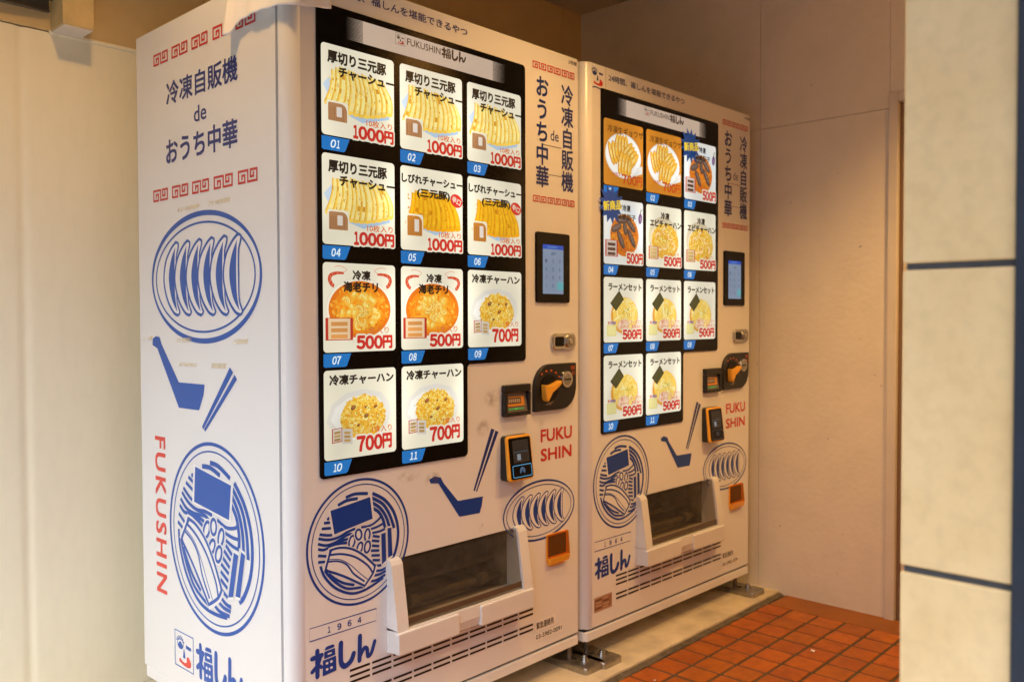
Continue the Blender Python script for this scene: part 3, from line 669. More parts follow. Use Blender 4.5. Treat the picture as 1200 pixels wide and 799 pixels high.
def build_machine(loc, rz, label, cards, number, side_art):
    root = empty('vending_machine', loc, rz); tag(root, label, 'vending machine', 'vending machines in the alcove')
    # cabinet: open at the front, behind the door
    c = MB(); y0, y1, z0 = .047, D, .046
    t = .012
    prof = [(t, y0), (0, y0 + t * .3), (0, y1 - .008), (.008, y1), (W - .008, y1), (W, y1 - .008), (W, y0 + t * .3), (W - t, y0)]
    n = len(prof)
    B = [(a, b, z0) for a, b in prof]; T = [(a, b, H - .006) for a, b in prof]
    T2 = [(a + (W / 2 - a) * .012, b + (y1 / 2 - b) * .012, H) for a, b in prof]
    c.faces(B + T + T2, [(i, i + 1, n + i + 1, n + i) for i in range(n - 1)] + [(n + i, n + i + 1, 2 * n + i + 1, 2 * n + i) for i in range(n - 1)] + [tuple(range(2 * n, 3 * n)), tuple(range(n - 1, -1, -1))])
    c.build('cabinet', 'white', root)
    # door with rounded corners and a real opening for the delivery flap
    d = MB(); rl, rr = .032, .010; zb, zt = .052, H
    ol = [(0, .040)] + [(rl - rl * math.cos(R(a)), rl - rl * math.sin(R(a))) for a in range(0, 91, 9)]
    orr = [(W - rr + rr * math.sin(R(a)), rr - rr * math.cos(R(a))) for a in range(0, 91, 15)] + [(W, .040)]
    for side in (ol, orr):
        k = len(side)
        zs = (zb, zb + .004, zt - .004, zt); rows = []
        for j, z in enumerate(zs):
            ins = .003 if j in (0, 3) else 0
            rows += [(a, b + (ins if b < .02 else 0), z) for a, b in side]
        d.faces(rows, [(j * k + i, j * k + i + 1, (j + 1) * k + i + 1, (j + 1) * k + i) for j in range(3) for i in range(k - 1)], smooth=True)
    xs = (rl, HOLE[0], HOLE[1], W - rr); zs = (zb + .004, HOLE[2], HOLE[3], zt - .004)
    for i in range(3):
        for j in range(3):
            if (i, j) != (1, 1): d.poly([(xs[i], 0, zs[j]), (xs[i + 1], 0, zs[j]), (xs[i + 1], 0, zs[j + 1]), (xs[i], 0, zs[j + 1])])
    d.poly([(xs[0], 0, zs[3]), (xs[3], 0, zs[3]), (xs[3], .003, zt), (xs[0], .003, zt)]); d.poly([(xs[0], .003, zb), (xs[3], .003, zb), (xs[3], 0, zs[0]), (xs[0], 0, zs[0])])
    d.poly([(a, b + (.003 if b < .02 else 0), zt) for a, b in ol + orr]); d.poly([(a, b + (.003 if b < .02 else 0), zb) for a, b in (ol + orr)[::-1]])
    h = HOLE
    for q in ([(h[0], 0, h[2]), (h[0], 0, h[3]), (h[0], .04, h[3]), (h[0], .04, h[2])], [(h[1], 0, h[2]), (h[1], .04, h[2]), (h[1], .04, h[3]), (h[1], 0, h[3])], [(h[0], 0, h[3]), (h[1], 0, h[3]), (h[1], .04, h[3]), (h[0], .04, h[3])], [(h[0], 0, h[2]), (h[0], .04, h[2]), (h[1], .04, h[2]), (h[1], 0, h[2])]): d.poly(q)
    d.build('door', 'white', root)
    # dark seam gasket and base strip
    g = MB()
    for q in ((.010, HOLE[0] - .004, .06, H - .02), (HOLE[1] + .004, W - .010, .06, H - .02), (HOLE[0] - .004, HOLE[1] + .004, .06, HOLE[2] - .004), (HOLE[0] - .004, HOLE[1] + .004, HOLE[3] + .004, H - .02)): g.box(q[0], q[1], .038, .046, q[2], q[3])
    g.box(.004, W - .004, .012, .06, .044, .0535); g.build('door_gasket', 'dark', root)
    b = MB(); b.prism([(0, .012), (.010, .002), (W - .006, .002), (W, .008), (W, D - .02), (0, D - .02)], lambda a, bb, z: (a, bb, z), .016, .0445, bev=.003); b.build('base_panel', 'white', root)
    # delivery hatch
    tr = MB()
    cav = [(.0, h[3]), (.10, h[3] - .005), (.20, .36), (.20, .265), (.08, .245), (.0, h[2])]
    for (a0, b0), (a1, b1) in zip(cav[:-1], cav[1:]): tr.poly([(h[0], .041 + a0, b0), (h[1], .041 + a0, b0), (h[1], .041 + a1, b1), (h[0], .041 + a1, b1)])
    for xx in (h[0], h[1]): tr.poly([(xx, .041 + a, bb) for a, bb in cav])
    tray = MB()
    y_t, y_b = -.012, -.041
    def guard(x0, x1):
        pr = [(0., .439), (y_t, .436), (y_t - .006, .425), (y_t - .016, .36), (y_b + .004, .30), (y_b, .266), (0., .262)]
        return pr
    for x0, x1 in ((.268, .304), (.728, .765)):
        tray.prism(guard(x0, x1), lambda a, z, x: (x, a, z), x0, x1)
    tray.prism([(0, .268), (y_b, .266), (y_b - .001, .235), (y_b + .006, .210), (0, .206)], lambda a, z, x: (x, a, z), .268, .765)
    to = tray.build('delivery_hatch', 'white_plastic', root)
    for x0, x1 in ((.2665, .472), (.552, .7665)):
        lp = MB(); lp.prism(rrect(x0, x1, .207, .2625, .006), lambda a, z, y: (a, y, z), y_b + .01, y_b - .006, bev=.003); lp.build('pull_lip', 'white_plastic', to)
    tr.build('delivery_box', 'cavity', to)
    rod = MB(); rod.tube([(h[0], .075, .285), (h[1], .075, .285)], .012); rod.tube([(h[0], .10, .33), (h[1], .10, .33)], .008)
    for xx in (.40, .66): rod.tube([(xx - .012, .062, .292), (xx + .012, .062, .292)], .017, 14)
    rod.build('roller', 'dustymetal', to)
    fl = MB(); fl.poly([(.3045, -.010, .433), (.7275, -.010, .433), (.7275, -.028, .30), (.3045, -.028, .30)]); fl.poly([(.3045, -.028, .30), (.7275, -.028, .30), (.7275, -.035, .269), (.3045, -.035, .269)])
    fl.build('hatch_flap', 'smoke', to)
    fb = MB(); fb.box(.305, .727, -.0335, -.0285, .2735, .288, bev=.0015); fb.build('flap_strip', mat('brown_strip', (.10, .065, .04), .35), to)
    # vent slots
    v = Ink(FR, .0007, 1e-5)
    for z in (.1945, .1805, .1665):
        for k in range(10): v.poly([(.154 + .0663 * k, z - .0028), (.154 + .0663 * k + .0595, z - .0028), (.154 + .0663 * k + .0595, z + .0028), (.154 + .0663 * k, z + .0028)], lin((16, 10, 8)))
    for z in (.1345, .1205):
        for k in range(10): v.poly([(.154 + .0663 * k, z - .0028), (.154 + .0663 * k + .0595, z - .0028), (.154 + .0663 * k + .0595, z + .0028), (.154 + .0663 * k, z + .0028)], lin((16, 10, 8)))
    v.build('vent_slots', 'ink', root)
    # display: black acrylic with the step at its lower right
    dp = MB(); rc = .012
    out = rrect(.0735, .7792, .664, 1.7585, [.010, 0, rc, .004])
    i0 = [i for i, p in enumerate(out) if abs(p[0] - .7792) < 1e-6 and abs(p[1] - .664) < 1e-6][0]
    arc = lambda cx, cy, r_, a0, a1: [(cx + r_ * math.cos(R(a0 + (a1 - a0) * k / 5)), cy + r_ * math.sin(R(a0 + (a1 - a0) * k / 5))) for k in range(6)]
    step = arc(.5452 - rc, .664 + rc, rc, 270, 360) + arc(.5452 + rc, .9118 - rc, rc, 180, 90) + arc(.7792 - rc, .9118 + rc, rc, 270, 360)
    out = out[:i0] + step + out[i0 + 1:]
    dp.prism(out, lambda a, z, y: (a, -y, z), .0, .004, bev=.0012)
    dsp = dp.build('display_window', 'black_gloss', root)
    # header sign in the display
    hd = Ink(FR, .0043, 1e-5)
    hc = lin((226, 198, 174))
    hd.poly([(.204, 1.6895), (.645, 1.6895), (.645, 1.7425), (.204, 1.7425)], hc)
    nx, nz = 18, 18
    for k in range(nx):
        for j in range(nz):
            s_ = (.0028 * ((k + .7) / nx) ** .75) * .56; x = .152 + (k + .5 + (.5 if j % 2 else 0)) * .052 / nx; z = 1.6895 + (j + .5) * .053 / nz
            hd.poly([(x - s_, z), (x, z - s_), (x + s_, z), (x, z + s_)], hc, keep=True)
            x = .697 - (k + .5 + (.5 if j % 2 else 0)) * .052 / nx
            hd.poly([(x - s_, z), (x, z - s_), (x + s_, z), (x, z + s_)], hc, keep=True)
    bk = lin((52, 34, 24)); global WHITE
    sv = WHITE; WHITE = hc
    face_emblem(hd, .303, .3335, 1.7125, 1.740, bk, lin((190, 50, 40)))
    hd.text('FUKUSHIN', .340, .4515, 1.7175, 1.7345, bk, .012)
    logo_word(hd, .456, 1.7125, .087, .027, bk)
    WHITE = sv
    hd.build('header_sign', 'header' if 'header' in M else M.setdefault('header', backlit_mat('header_print', .66, (), .05)), root)
    # product cards
    for i, cd in enumerate(cards):
        x, z = card_pos(i)
        z -= CH
        fn = lambda a, b, o, x=x, z=z: (x + a * CW, -o, z + b * CH)
        ink = Ink(fn, .0046, 1.5e-5)
        ink.poly(rrect(0, 1, 0, 1, .045), lin(cd['bg']) if 'bg' in cd else CWH)
        ARTS[cd['art']](ink, cd)
        co = ink.build('product_card', M['card'], root)
        co['label'] = 'lit product card %02d showing %s' % (i + 1, NAMES[cd['art']])
        tg = Ink(lambda a, b, o, x=x, z=z: (x + a, -o, z + b), .0046, 2e-5)
        tg.poly([(0, -.0315), (.004, -.0345), (.061, -.0345), (.066, -.031), (.078, -.003), (0, -.003)], lin((0, 112, 186)))
        digits(tg, '%02d' % (i + 1), .024, .050, -.0275, -.0095, lin((236, 246, 250)), .03, None, .2)
        tg.build('number_tag', M.setdefault('tag', backlit_mat('tag_print', .95, (), .05)), co)
    # lettering
    L = Ink(FR); 
    L.text('24時間、福しんを堪能できるやつ', .115, .552, 1.7885, 1.8095, DKBLUE, .022); L.build('slogan_lettering', 'ink', root)
    for za, zb_ in ((1.7625, 1.7825), (1.375, 1.394)):
        L = Ink(FR)
        for k in range(3): fret(L, .8145 + .0655 * k, .8145 + .0655 * k + .0595, za, zb_, RED)
        L.build('fret_border', 'ink', root)
    L = Ink(FR)
    L.down('おうち中華', .855, .060, 1.747, 1.418, DKBLUE, .03); L.build('vertical_lettering', 'ink', root); L = Ink(FR)
    L.down('冷凍自販機', .9705, .058, 1.741, 1.416, DKBLUE, .024); L.build('vertical_lettering', 'ink', root); L = Ink(FR)
    L.text('de', .8935, .931, 1.563, 1.594, DKBLUE, .004); L.build('small_lettering', 'ink', root); L = Ink(FR)
    L.stroke([(.853, 1.546), (.944, 1.546)], .0016, lin((90, 70, 70))); L.build('thin_rule', 'ink', root); L = Ink(FR); L.stroke([(.882, 1.4605), (.944, 1.4605)], .0016, lin((90, 70, 70))); L.build('thin_rule', 'ink', root); L = Ink(FR)
    L.text(number, .977, 1.0175, 1.806, 1.8185, lin((60, 50, 50)), .01); L.build('unit_number', 'ink', root)
    L = Ink(FR); L.text('FUKU', .848, .991, .668, .704, RED, .03); L.build('red_lettering', 'ink', root); L = Ink(FR); L.text('SHIN', .848, .989, .611, .6465, RED, .03); L.build('red_lettering', 'ink', root)
    L = Ink(FR, .0006, 1e-5); ramen_bowl(L, .187, .4995, .1515, BLUE_F, 0); L.build('bowl_graphic', 'ink', root)
    L = Ink(FR, .0006, 1e-5); gyoza_plate(L, .844, .467, .16, .0885, BLUE_F, .8); L.build('dumpling_graphic', 'ink', root)
    L = Ink(FR); L.poly(LADLE_F, BLUE_F); L.build('ladle_graphic', 'ink', root)
    L = Ink(FR); L.poly([(.638, .729), (.651, .7245), (.5735, .5635), (.568, .5655)], DKBLUE); L.poly([(.655, .7215), (.667, .7165), (.5815, .5605), (.5775, .562)], DKBLUE); L.build('chopsticks_graphic', 'ink', root)
    L = Ink(FR, .0006, 1e-5)
    L.stroke([(.0425, .325), (.2345, .325), (.2335, .2953), (.0425, .2953)], .0016, BLUE_F, closed=True)
    for k, ch in enumerate('1964'): x = .0905 + .0292 * k; L.text(ch, x + (.002 if ch == '1' else 0), x + (.009 if ch == '1' else .0105), .3025, .3165, BLUE_F, .03, wide=True)
    logo_word(L, .045, .205, .188, .068, BLUE_F); L.build('name_lettering', 'ink', root)
    L = Ink(FR, .0006, 1e-5)
    L.poly(rrect(.004 + .028, .098, 1.755, 1.826, .002), WHITE); face_emblem(L, .022, .094, 1.757, 1.826, DKBLUE, RED, False)
    L.stroke(spline([(.033, 1.754), (.05, 1.7565), (.075, 1.7545), (.098, 1.7535)], 4), .004, DKBLUE); L.stroke([(.0985, 1.7535), (.0985, 1.8265)], .0012, lin((90, 80, 80))); L.build('corner_emblem', 'ink', root)
    L = Ink(FR, .0008, 2e-5)
    L.poly(rrect(.822, .915, .108, .141, .002), (.82, .81, .78)); L.text('緊急連絡先', .826, .905, .114, .134, lin((30, 26, 26)), .03)
    L.poly(rrect(.818, .948, .079, .103, .002), (.82, .81, .78)); L.text('03-5982-0091', .8235, .942, .085, .098, lin((30, 26, 26)), .02); L.build('contact_label', 'ink', root)
    L = Ink(FR, .0008, 2e-5); L.poly(rrect(.040, .132, .100, .147, .002), lin((150, 110, 84))); L.stroke([(.043, .103), (.129, .103), (.129, .144), (.043, .144)], .0016, lin((210, 180, 150)), closed=True)
    for k in range(4):
        for x0 in (.048, .085): L.poly([(x0, .108 + .009 * k), (x0 + random.uniform(.022, .036), .108 + .009 * k), (x0 + .03, .112 + .009 * k), (x0, .112 + .009 * k)], lin((196, 164, 134)) if (k + int(x0 * 1000)) % 3 else lin((100, 66, 50)))
    L.build('rating_plate', 'ink', root)
    # touch panel
    tp = MB(); tp.prism(rrect(.823, .9776, 1.081, 1.2886, .008), lambda a, z, y: (a, -y, z), 0, .006, bev=.002); tpo = tp.build('touch_panel', 'black_gloss', root)
    sc = Ink(FR, .0064, 1e-5); sc.poly([(.851, 1.107), (.9455, 1.107), (.9455, 1.2525), (.851, 1.2525)], lin((150, 172, 200)))
    sc.poly([(.851, 1.2395), (.9455, 1.2395), (.9455, 1.2525), (.851, 1.2525)], lin((20, 92, 210))); sc.text('商品番号', .873, .918, 1.2425, 1.2495, lin((130, 180, 240)), .0)
    sc.text('▼?', .887, .911, 1.2215, 1.2325, lin((60, 84, 130)), .01) if False else sc.text('#?', .889, .910, 1.2215, 1.2325, lin((60, 84, 130)), .006)
    for r_ in range(4):
        for k in range(3):
            ch = '123456789C0'[r_ * 3 + k:r_ * 3 + k + 1]; x = .866 + .031 * k; z = 1.2045 - .0245 * r_
            if ch: sc.text(ch, x - .003, x + .003, z - .005, z + .005, lin((62, 84, 140)), .01)
            else: sc.poly(rrect(x - .013, x + .0165, z - .012, z + .012, .002), lin((110, 200, 210)))
    sc.build('screen', M.setdefault('screen', backlit_mat('screen_glow', .62)), tpo)
    # lock
    lk = MB(); lk.prism(rrect(.8925, 1.003, .939, .990, .017, 7), lambda a, z, y: (a, -y, z), 0, .009, bev=.004, seg=3); lko = lk.build('door_lock', 'chrome', root)
    l2 = MB(); l2.prism(rrect(.905, .944, .950, .979, .005), lambda a, z, y: (a, -y, z), .008, .0105); l2.build('lock_window', 'black_gloss', lko)
    l3 = MB(); l3.tube([(.970, -.008, .9645), (.970, -.015, .9645)], .019, 24); l3.build('lock_handle', 'steel', lko); l4 = MB(); l4.tube([(.970, -.0145, .9645), (.970, -.018, .9645)], .008, 18); l4.build('key_cylinder', 'chrome', lko)
    # coin panel
    cp = MB(); cp.prism(rrect(.8095, 1.001, .7605, .8985, [.004, .066, .004, .070], 9), lambda a, z, y: (a, -y, z), 0, .012, bev=.003, seg=3); cpo = cp.build('coin_panel', 'black', root)
    k_ = MB(); k_.tube([(.872, -.011, .828), (.872, -.0145, .828)], .040, 30); k_.build('knob_recess', 'black_gloss', cpo)
    k_ = MB(); k_.prism([(.834, .838), (.838, .8395), (.856, .836), (.879, .8405), (.905, .849), (.911, .8455), (.908, .838), (.886, .824), (.868, .815), (.858, .802), (.848, .790), (.841, .795), (.836, .812)], lambda a, z, y: (a, -y, z), .013, .032, bev=.003); k_.build('return_lever', 'orange', cpo)
    k_ = MB(); k_.tube([(.950, -.011, .850), (.950, -.019, .850)], [.0265, .0245], 30); sl_ = k_.build('coin_slot', 'chrome', cpo)
    k_ = MB(); k_.tube([(.950, -.0185, .850), (.950, -.0195, .850)], .0175, 26); k_.build('slot_plate', 'steel', sl_); k_ = MB(); k_.box(.935, .965, -.0215, -.0185, .848, .852); k_.build('slot_opening', 'dark', sl_)
    L = Ink(FR, .0126, 2e-5); oc = lin((205, 92, 40))
    for k in range(5): a = R(125 - 22 * k); L.poly(ell(.872 + .058 * math.cos(a), .828 + .052 * math.sin(a), .005, .003, 8), oc)
    L.build('coin_marks', 'ink', cpo); L = Ink(FR, .0126, 2e-5)
    L.text('硬貨', .972, .992, .878, .890, oc, .01); L.text('投入', .978, .995, .862, .874, oc, .01); L.build('coin_lettering', 'ink', cpo); L = Ink(FR, .0126, 2e-5); L.poly([(.852, .778), (.880, .778), (.895, .789), (.870, .785)], lin((120, 106, 90))); L.build('coin_marks', 'ink', cpo)
    # bill reader
    bv = MB(); x0, x1, z0_, z1_ = .679, .788, .757, .8465
    for q in ((x0, x1, z0_, z0_ + .012), (x0, x1, z1_ - .022, z1_), (x0, x0 + .012, z0_ + .012, z1_ - .022), (x1 - .011, x1, z0_ + .012, z1_ - .022)): bv.box(q[0], q[1], -.016, 0, q[2], q[3], bev=.0025)
    bvo = bv.build('bill_slot', 'black', root)
    bi = MB(); bi.prism([(0, .768), (-.012, .769), (-.004, .826), (0, .826)], lambda a, z, x: (x, a, z), .691, .777); bi.build('bill_guide', mat('grey_plastic', (.16, .13, .10), .45), bvo)
    L = Ink(lambda u_, v_, o_: (u_, -(.0125 - .008 * (v_ - .769) / .057) - o_, v_), .0005, 2e-5)
    L.poly([(.696, .785), (.765, .785), (.765, .812), (.696, .812)], lin((214, 140, 50))); L.poly([(.697, .792), (.752, .792), (.752, .809), (.697, .809)], lin((70, 60, 52)))
    for k in range(6): L.poly([(.700 + .0085 * k, .795), (.706 + .0085 * k, .795), (.706 + .0085 * k, .806), (.700 + .0085 * k, .806)], lin((170, 150, 130)))
    L.build('bill_label', 'ink', bvo)
    L = Ink(lambda u_, v_, o_: (u_, -.0118 - o_, v_), .0008, 1e-5)
    for k in range(5): L.poly(ell(.702 + .013 * k, .7775, .005, .0022, 12), (0.02, .6 if k == 2 else .3, .05))
    L.build('green_lamp', M.setdefault('green', backlit_mat('green_led', 1.2)), bvo)
    # contactless reader: slanted box with an orange rim
    def rd(a, z, y): tt = (z - .575) / .13; return (a, -y * (1.0 - .42 * tt), z)
    rb = MB(); rb.prism(rrect(.6755, .7795, .576, .703, .010), rd, 0, .026, bev=.003); rbo = rb.build('card_reader', 'black', root)
    rb = MB(); rb.prism(rrect(.6755, .7795, .576, .703, .011), rd, .0265, .036, bev=.004, seg=3); rb.build('reader_rim', 'orange', rbo)
    rb = MB(); rb.prism(rrect(.683, .774, .5815, .697, .006), rd, .036, .0385, bev=.0015); rfo = rb.build('reader_face', 'black_gloss', rbo)
    L = Ink(lambda a, z, o: rd(a, z, .0385 + o), .0008, 2e-5)
    L.poly([(.696, .627), (.762, .627), (.762, .690), (.696, .690)], lin((34, 28, 26))); L.poly([(.712, .634), (.727, .634), (.727, .651), (.712, .651)], lin((150, 158, 166)))
    for k in range(10): L.poly([(.700 + .006 * k, .656), (.704 + .006 * k, .656), (.704 + .006 * k, .6585), (.700 + .006 * k, .6585)], lin((70, 104, 116)))
    lit = (92, 186, 232) if number.startswith('2') else (70, 60, 70)
    L.stroke(rrect(.690, .767, .5875, .620, .003), .0022, lin(lit), closed=True)
    for k in range(3): L.stroke([(.7285 + (.004 + .003 * k) * math.cos(R(a)), .603 + (.004 + .003 * k) * math.sin(R(a))) for a in range(-40, 221, 20)], .0016, lin((110, 150, 190) if number.startswith('2') else (80, 76, 84)))
    L.build('reader_screen', M.setdefault('rscreen', backlit_mat('reader_glow', .55)), rbo)
    # coin return: amber pocket
    cr_ = MB(); x0, x1 = .870, .966
    cr_.prism(rrect(x0, x1, .288, .388, [.026, .026, .004, .004], 6), lambda a, z, y: (a, -y, z), 0, .004, bev=.002); cro = cr_.build('coin_return', 'orange', root)
    k_ = MB(); k_.prism(rrect(x0 + .007, x1 - .007, .318, .382, .002), lambda a, z, y: (a, -y, z), .0041, .0046); k_.build('return_pocket', mat('pocket', (.10, .045, .012), .5, var=.5, vscale=30), cro)
    k_ = MB(); k_.prism([(0, .388), (-.010, .386), (-.016, .318), (0, .318)], lambda a, z, x: (x, a, z), x0 + .002, x1 - .002); k_.build('return_flap', 'amber', cro)
    k_ = MB(); k_.prism([(-.003, .320), (-.018, .318), (-.014, .300), (-.003, .292)], lambda a, z, x: (x, a, z), x0 + .004, x1 - .004, bev=.0); k_.build('return_lip', 'orange', cro)
    # feet
    zf = -.055
    for xa, xb in ((.010, .105), (W - .082, W + .012)) if number.startswith('1') else ((.010, .105), (W - .047, W + .053)):
        ft = MB(); ft.prism(rrect(xa, xb, -.066, .20, [.014, .014, .003, .003]), lambda a, bb, z: (a, bb, z), zf, zf + .020, bev=.004); fto = ft.build('anchor_foot', 'steel', root)
        xc = (xa + xb) / 2
        bt = MB(); bt.tube([(xc + .006, -.012, zf + .019), (xc + .006, -.012, zf + .0215)], .015, 20); bt.tube([(xc + .006, -.012, zf + .021), (xc + .006, -.012, zf + .031)], .0115, 6); bt.tube([(xc + .006, -.012, zf + .03), (xc + .006, -.012, zf + .037)], .006, 12); bt.build('anchor_bolt', 'chrome', fto)
        h_ = MB(); h_.tube([(xc - .008, .018, zf + .0202), (xc - .008, .018, zf + .0208)], .010, 16); h_.build('bolt_hole', 'dark', fto)
        rdm = MB(); rdm.tube([(xc - .012, .035, zf + .019), (xc - .012, .035, .018)], .008, 12); rdm.build('levelling_rod', 'rod', fto)
    if side_art:
        L = Ink(SD)
        for a, b, za, zb_ in [(a, b, 1.724, 1.756) for a, b in ((.117, .203), (.225, .314), (.336, .421), (.446, .535), (.558, .648))] + [(a, b, 1.3565, 1.389) for a, b in ((.105, .193), (.217, .308), (.330, .419), (.443, .536), (.561, .650))]:
            L = Ink(SD); fret(L, a, b, za, zb_, RED); L.build('fret_motif', 'ink', root)
        L = Ink(SD); L.text('冷凍自販機', .192, .564, 1.607, 1.667, DKBLUE, .024); L.build('side_lettering', 'ink', root); L = Ink(SD); L.text('de', .345, .409, 1.539, 1.579, DKBLUE, .012); L.build('side_lettering', 'ink', root); L = Ink(SD); L.text('おうち中華', .187, .560, 1.450, 1.516, DKBLUE, .03); L.build('side_lettering', 'ink', root)
        L = Ink(SD, .0006, 1e-5); gyoza_plate(L, .377, 1.142, .288, .166, BLUE, 1.); L.build('dumpling_graphic', 'ink', root)
        L = Ink(SD); L.poly(LADLE_S, BLUE); L.build('ladle_graphic', 'ink', root)
        L = Ink(SD); L.poly([(.512, .917), (.528, .905), (.3735, .752), (.367, .759)], BLUE); L.poly([(.535, .900), (.546, .889), (.384, .7475), (.3775, .753)], BLUE); L.build('chopsticks_graphic', 'ink', root)
        L = Ink(SD, .0006, 1e-5); ramen_bowl(L, .4215, .480, .2425, BLUE, R(-15.5)); L.build('bowl_graphic', 'ink', root)
        L = Ink(SD); V, F = glyphs('FUKUSHIN', 0., 0, 1.18)
        ax = [p[0] for p in V]; a0, a1 = min(ax), max(ax); b1 = max(p[1] for p in V)
        for q in range(4):
            o = L.lay(); da, db = .0022 * math.cos(1.5708 * q + .785), .0022 * math.sin(1.5708 * q + .785)
            L.mb.faces([L.fn(.096 + p[1] / b1 * .060 + da, .710 - (p[0] - a0) / (a1 - a0) * .432 + db, o) for p in V], F, PRED)
        L.build('red_lettering', 'ink', root)
        L = Ink(SD, .0006, 1e-5); face_emblem(L, .200, .304, .0985, .1935, BLUE, PRED); L.build('face_emblem', 'ink', root)
        L = Ink(SD, .0006, 1e-5); logo_word(L, .321, .098, .236, .094, BLUE); L.build('name_lettering', 'ink', root)
        # tape residue left on the enamel
        for u0_, u1_, z_, hh in ((.247, .366, 1.323, .010), (.414, .522, 1.324, .011), (.018, .085, .981, .012), (.219, .315, .979, .012), (.529, .597, .980, .011), (.244, .347, .915, .010), (.42, .492, .9175, .013)):
            rs = MB(); rs.poly([SD(u0_, z_ - hh / 2, .0011), SD(u1_, z_ - hh / 2 + .002, .0011), SD(u1_ + .004, z_ + hh / 2 + .002, .0011), SD(u0_ + .005, z_ + hh / 2, .0011)])
            rs.build('tape_residue', 'residue', root)
        for cx, cz, a, b in ((.640, .812, .034, .030), (.604, .735, .030, .028), (.340, .636, .042, .016), (.42, .62, .03, .02), (.60, .46, .02, .012)):
            sm = MB(); ring = ell(cx, cz, a, b, 20)
            sm.v += [FR(cx, cz, .0011)] + [FR(p[0], p[1], .0011) for p in ring]
            for k in range(20): sm.f.append((0, 1 + k, 1 + (k + 1) % 20)); sm.c.append((1, 1, 1)); sm.sm.append(False)
            so_ = sm.build('finger_smudge', 'smudge', root); ca = so_.data.color_attributes['Col']
            for p in so_.data.polygons:
                for k, li in enumerate(p.loop_indices): ca.data[li].color = (1, 1, 1, 1) if k == 0 else (0, 0, 0, 1)
    return root
BLUE_F = lin((14, 62, 150))

P1 = dict(art='pork'); P2 = dict(art='pork', hot=True); C1 = dict(art='chili'); R1 = dict(art='rice')
cards1 = [P1, P1, P1, P1, P2, P2, C1, C1, R1, R1, R1]
G1 = dict(art='dumpling', bg=(206, 128, 34)); E1 = dict(art='eggplant', bg=(232, 230, 222)); S1 = dict(art='shrimp'); N1 = dict(art='ramen')
cards2 = [G1, G1, E1, E1, S1, S1, N1, N1, N1, N1, N1]
m1 = build_machine((0, 0, 0), 0, 'white frozen food vending machine with printed side panel and white cloth over its top corner', cards1, '2号機', True)
m2 = build_machine((1.04682, -.01225, 0), -.01368, 'white frozen food vending machine with orange dumpling cards standing against the end wall', cards2, '1号機', False)

# ------------------------------------------------------------------ ground and floors
ZP, ZT = -.055, -.066
def struct(o): o['kind'] = 'structure'; return o
g = MB(); g.poly([(-900, -900, -.12), (900, -900, -.12), (900, 900, -.12), (-900, 900, -.12)]); struct(g.build('ground', 'asphalt'))
g = MB(); g.prism([(-3.2, -6), (-3.2, 6), (6, 6), (6, -6)], lambda a, b, z: (a, b, z), -.119, -.076, bev=.01); struct(g.build('pavement', 'pave'))
# quarry tile floor: bed of grout, one slightly uneven tile after another, and a smooth band along the end wall
g = MB(); g.box(-.6, 2.16, -3.0, -.141, -.0755, ZT - .0025); struct(g.build('floor_bed', 'tgrout'))
g = MB(); rng = random.Random(3)
p = .1015; gr = .0098
for i in range(26):
    for j in range(29):
        x1 = 2.003 - i * p; x0 = x1 - p + gr; y1 = -.1445 - j * p - (.0 if j == 0 else 0); y0 = y1 - p + gr
        if x0 < -.6 or y0 < -3: continue
        f = rng.uniform(.84, 1.06); dz = rng.uniform(-.0006, .0006); jx = rng.uniform(-.0008, .0008)
        q = rrect(x0 + jx, x1 + jx, y0, y1, .004, 2)
        n = len(q); tl = [rng.uniform(-.0004, .0004) for _ in range(2)]
        top = [((x - (x0 + x1) / 2) * .975 + (x0 + x1) / 2, (y - (y0 + y1) / 2) * .975 + (y0 + y1) / 2, ZT + dz + tl[0] * (x - x0) * 10 + tl[1] * (y - y0) * 10) for x, y in q]
        lo = [(x, y, ZT - .003) for x, y in q]
        c_ = (f, f * rng.uniform(.88, 1.05), f * rng.uniform(.8, 1.1))
        g.poly(top, c_); g.faces(lo + top, [(k, (k + 1) % n, n + (k + 1) % n, n + k) for k in range(n)], c_)
struct(g.build('tile_floor', 'tile'))
g = MB(); g.box(2.0065, 2.152, -3.0, -.150, -.0745, ZT + .001, bev=.002); struct(g.build('floor_band', 'terracotta'))
# concrete plinth under the machines with a rough front edge
g = MB(); n = 60; xs = [-.5 + 2.652 * k / n for k in range(n + 1)]; rng = random.Random(9)
ed = [-.118 + rng.uniform(-.0018, .0018) for _ in xs]
for k in range(n):
    a, b = xs[k], xs[k + 1]
    g.poly([(a, ed[k], ZP), (b, ed[k + 1], ZP), (b, .89, ZP), (a, .89, ZP)]); g.poly([(a, ed[k] - .003, -.076), (b, ed[k + 1] - .003, -.076), (b, ed[k + 1], ZP), (a, ed[k], ZP)])
struct(g.build('concrete_plinth', 'plinth'))
g = MB(); ed2 = [-.141 + rng.uniform(-.004, .003) for _ in xs]
for k in range(n):
    a, b = xs[k], xs[k + 1]; za, zb_ = ZT + .0015, ZT + .0015
    g.poly([(a, ed2[k], za - .002), (b, ed2[k + 1], zb_ - .002), (b, ed[k + 1] - .0015, zb_ + .004), (a, ed[k] - .0015, za + .004)])
struct(g.build('mortar_edge', M.setdefault('mortar', mat('rough_mortar', (.16, .125, .08), .95, bump=1.0, bscale=90, var=.6, vscale=40))))

# ------------------------------------------------------------------ walls
YB, XE = .892, 2.152
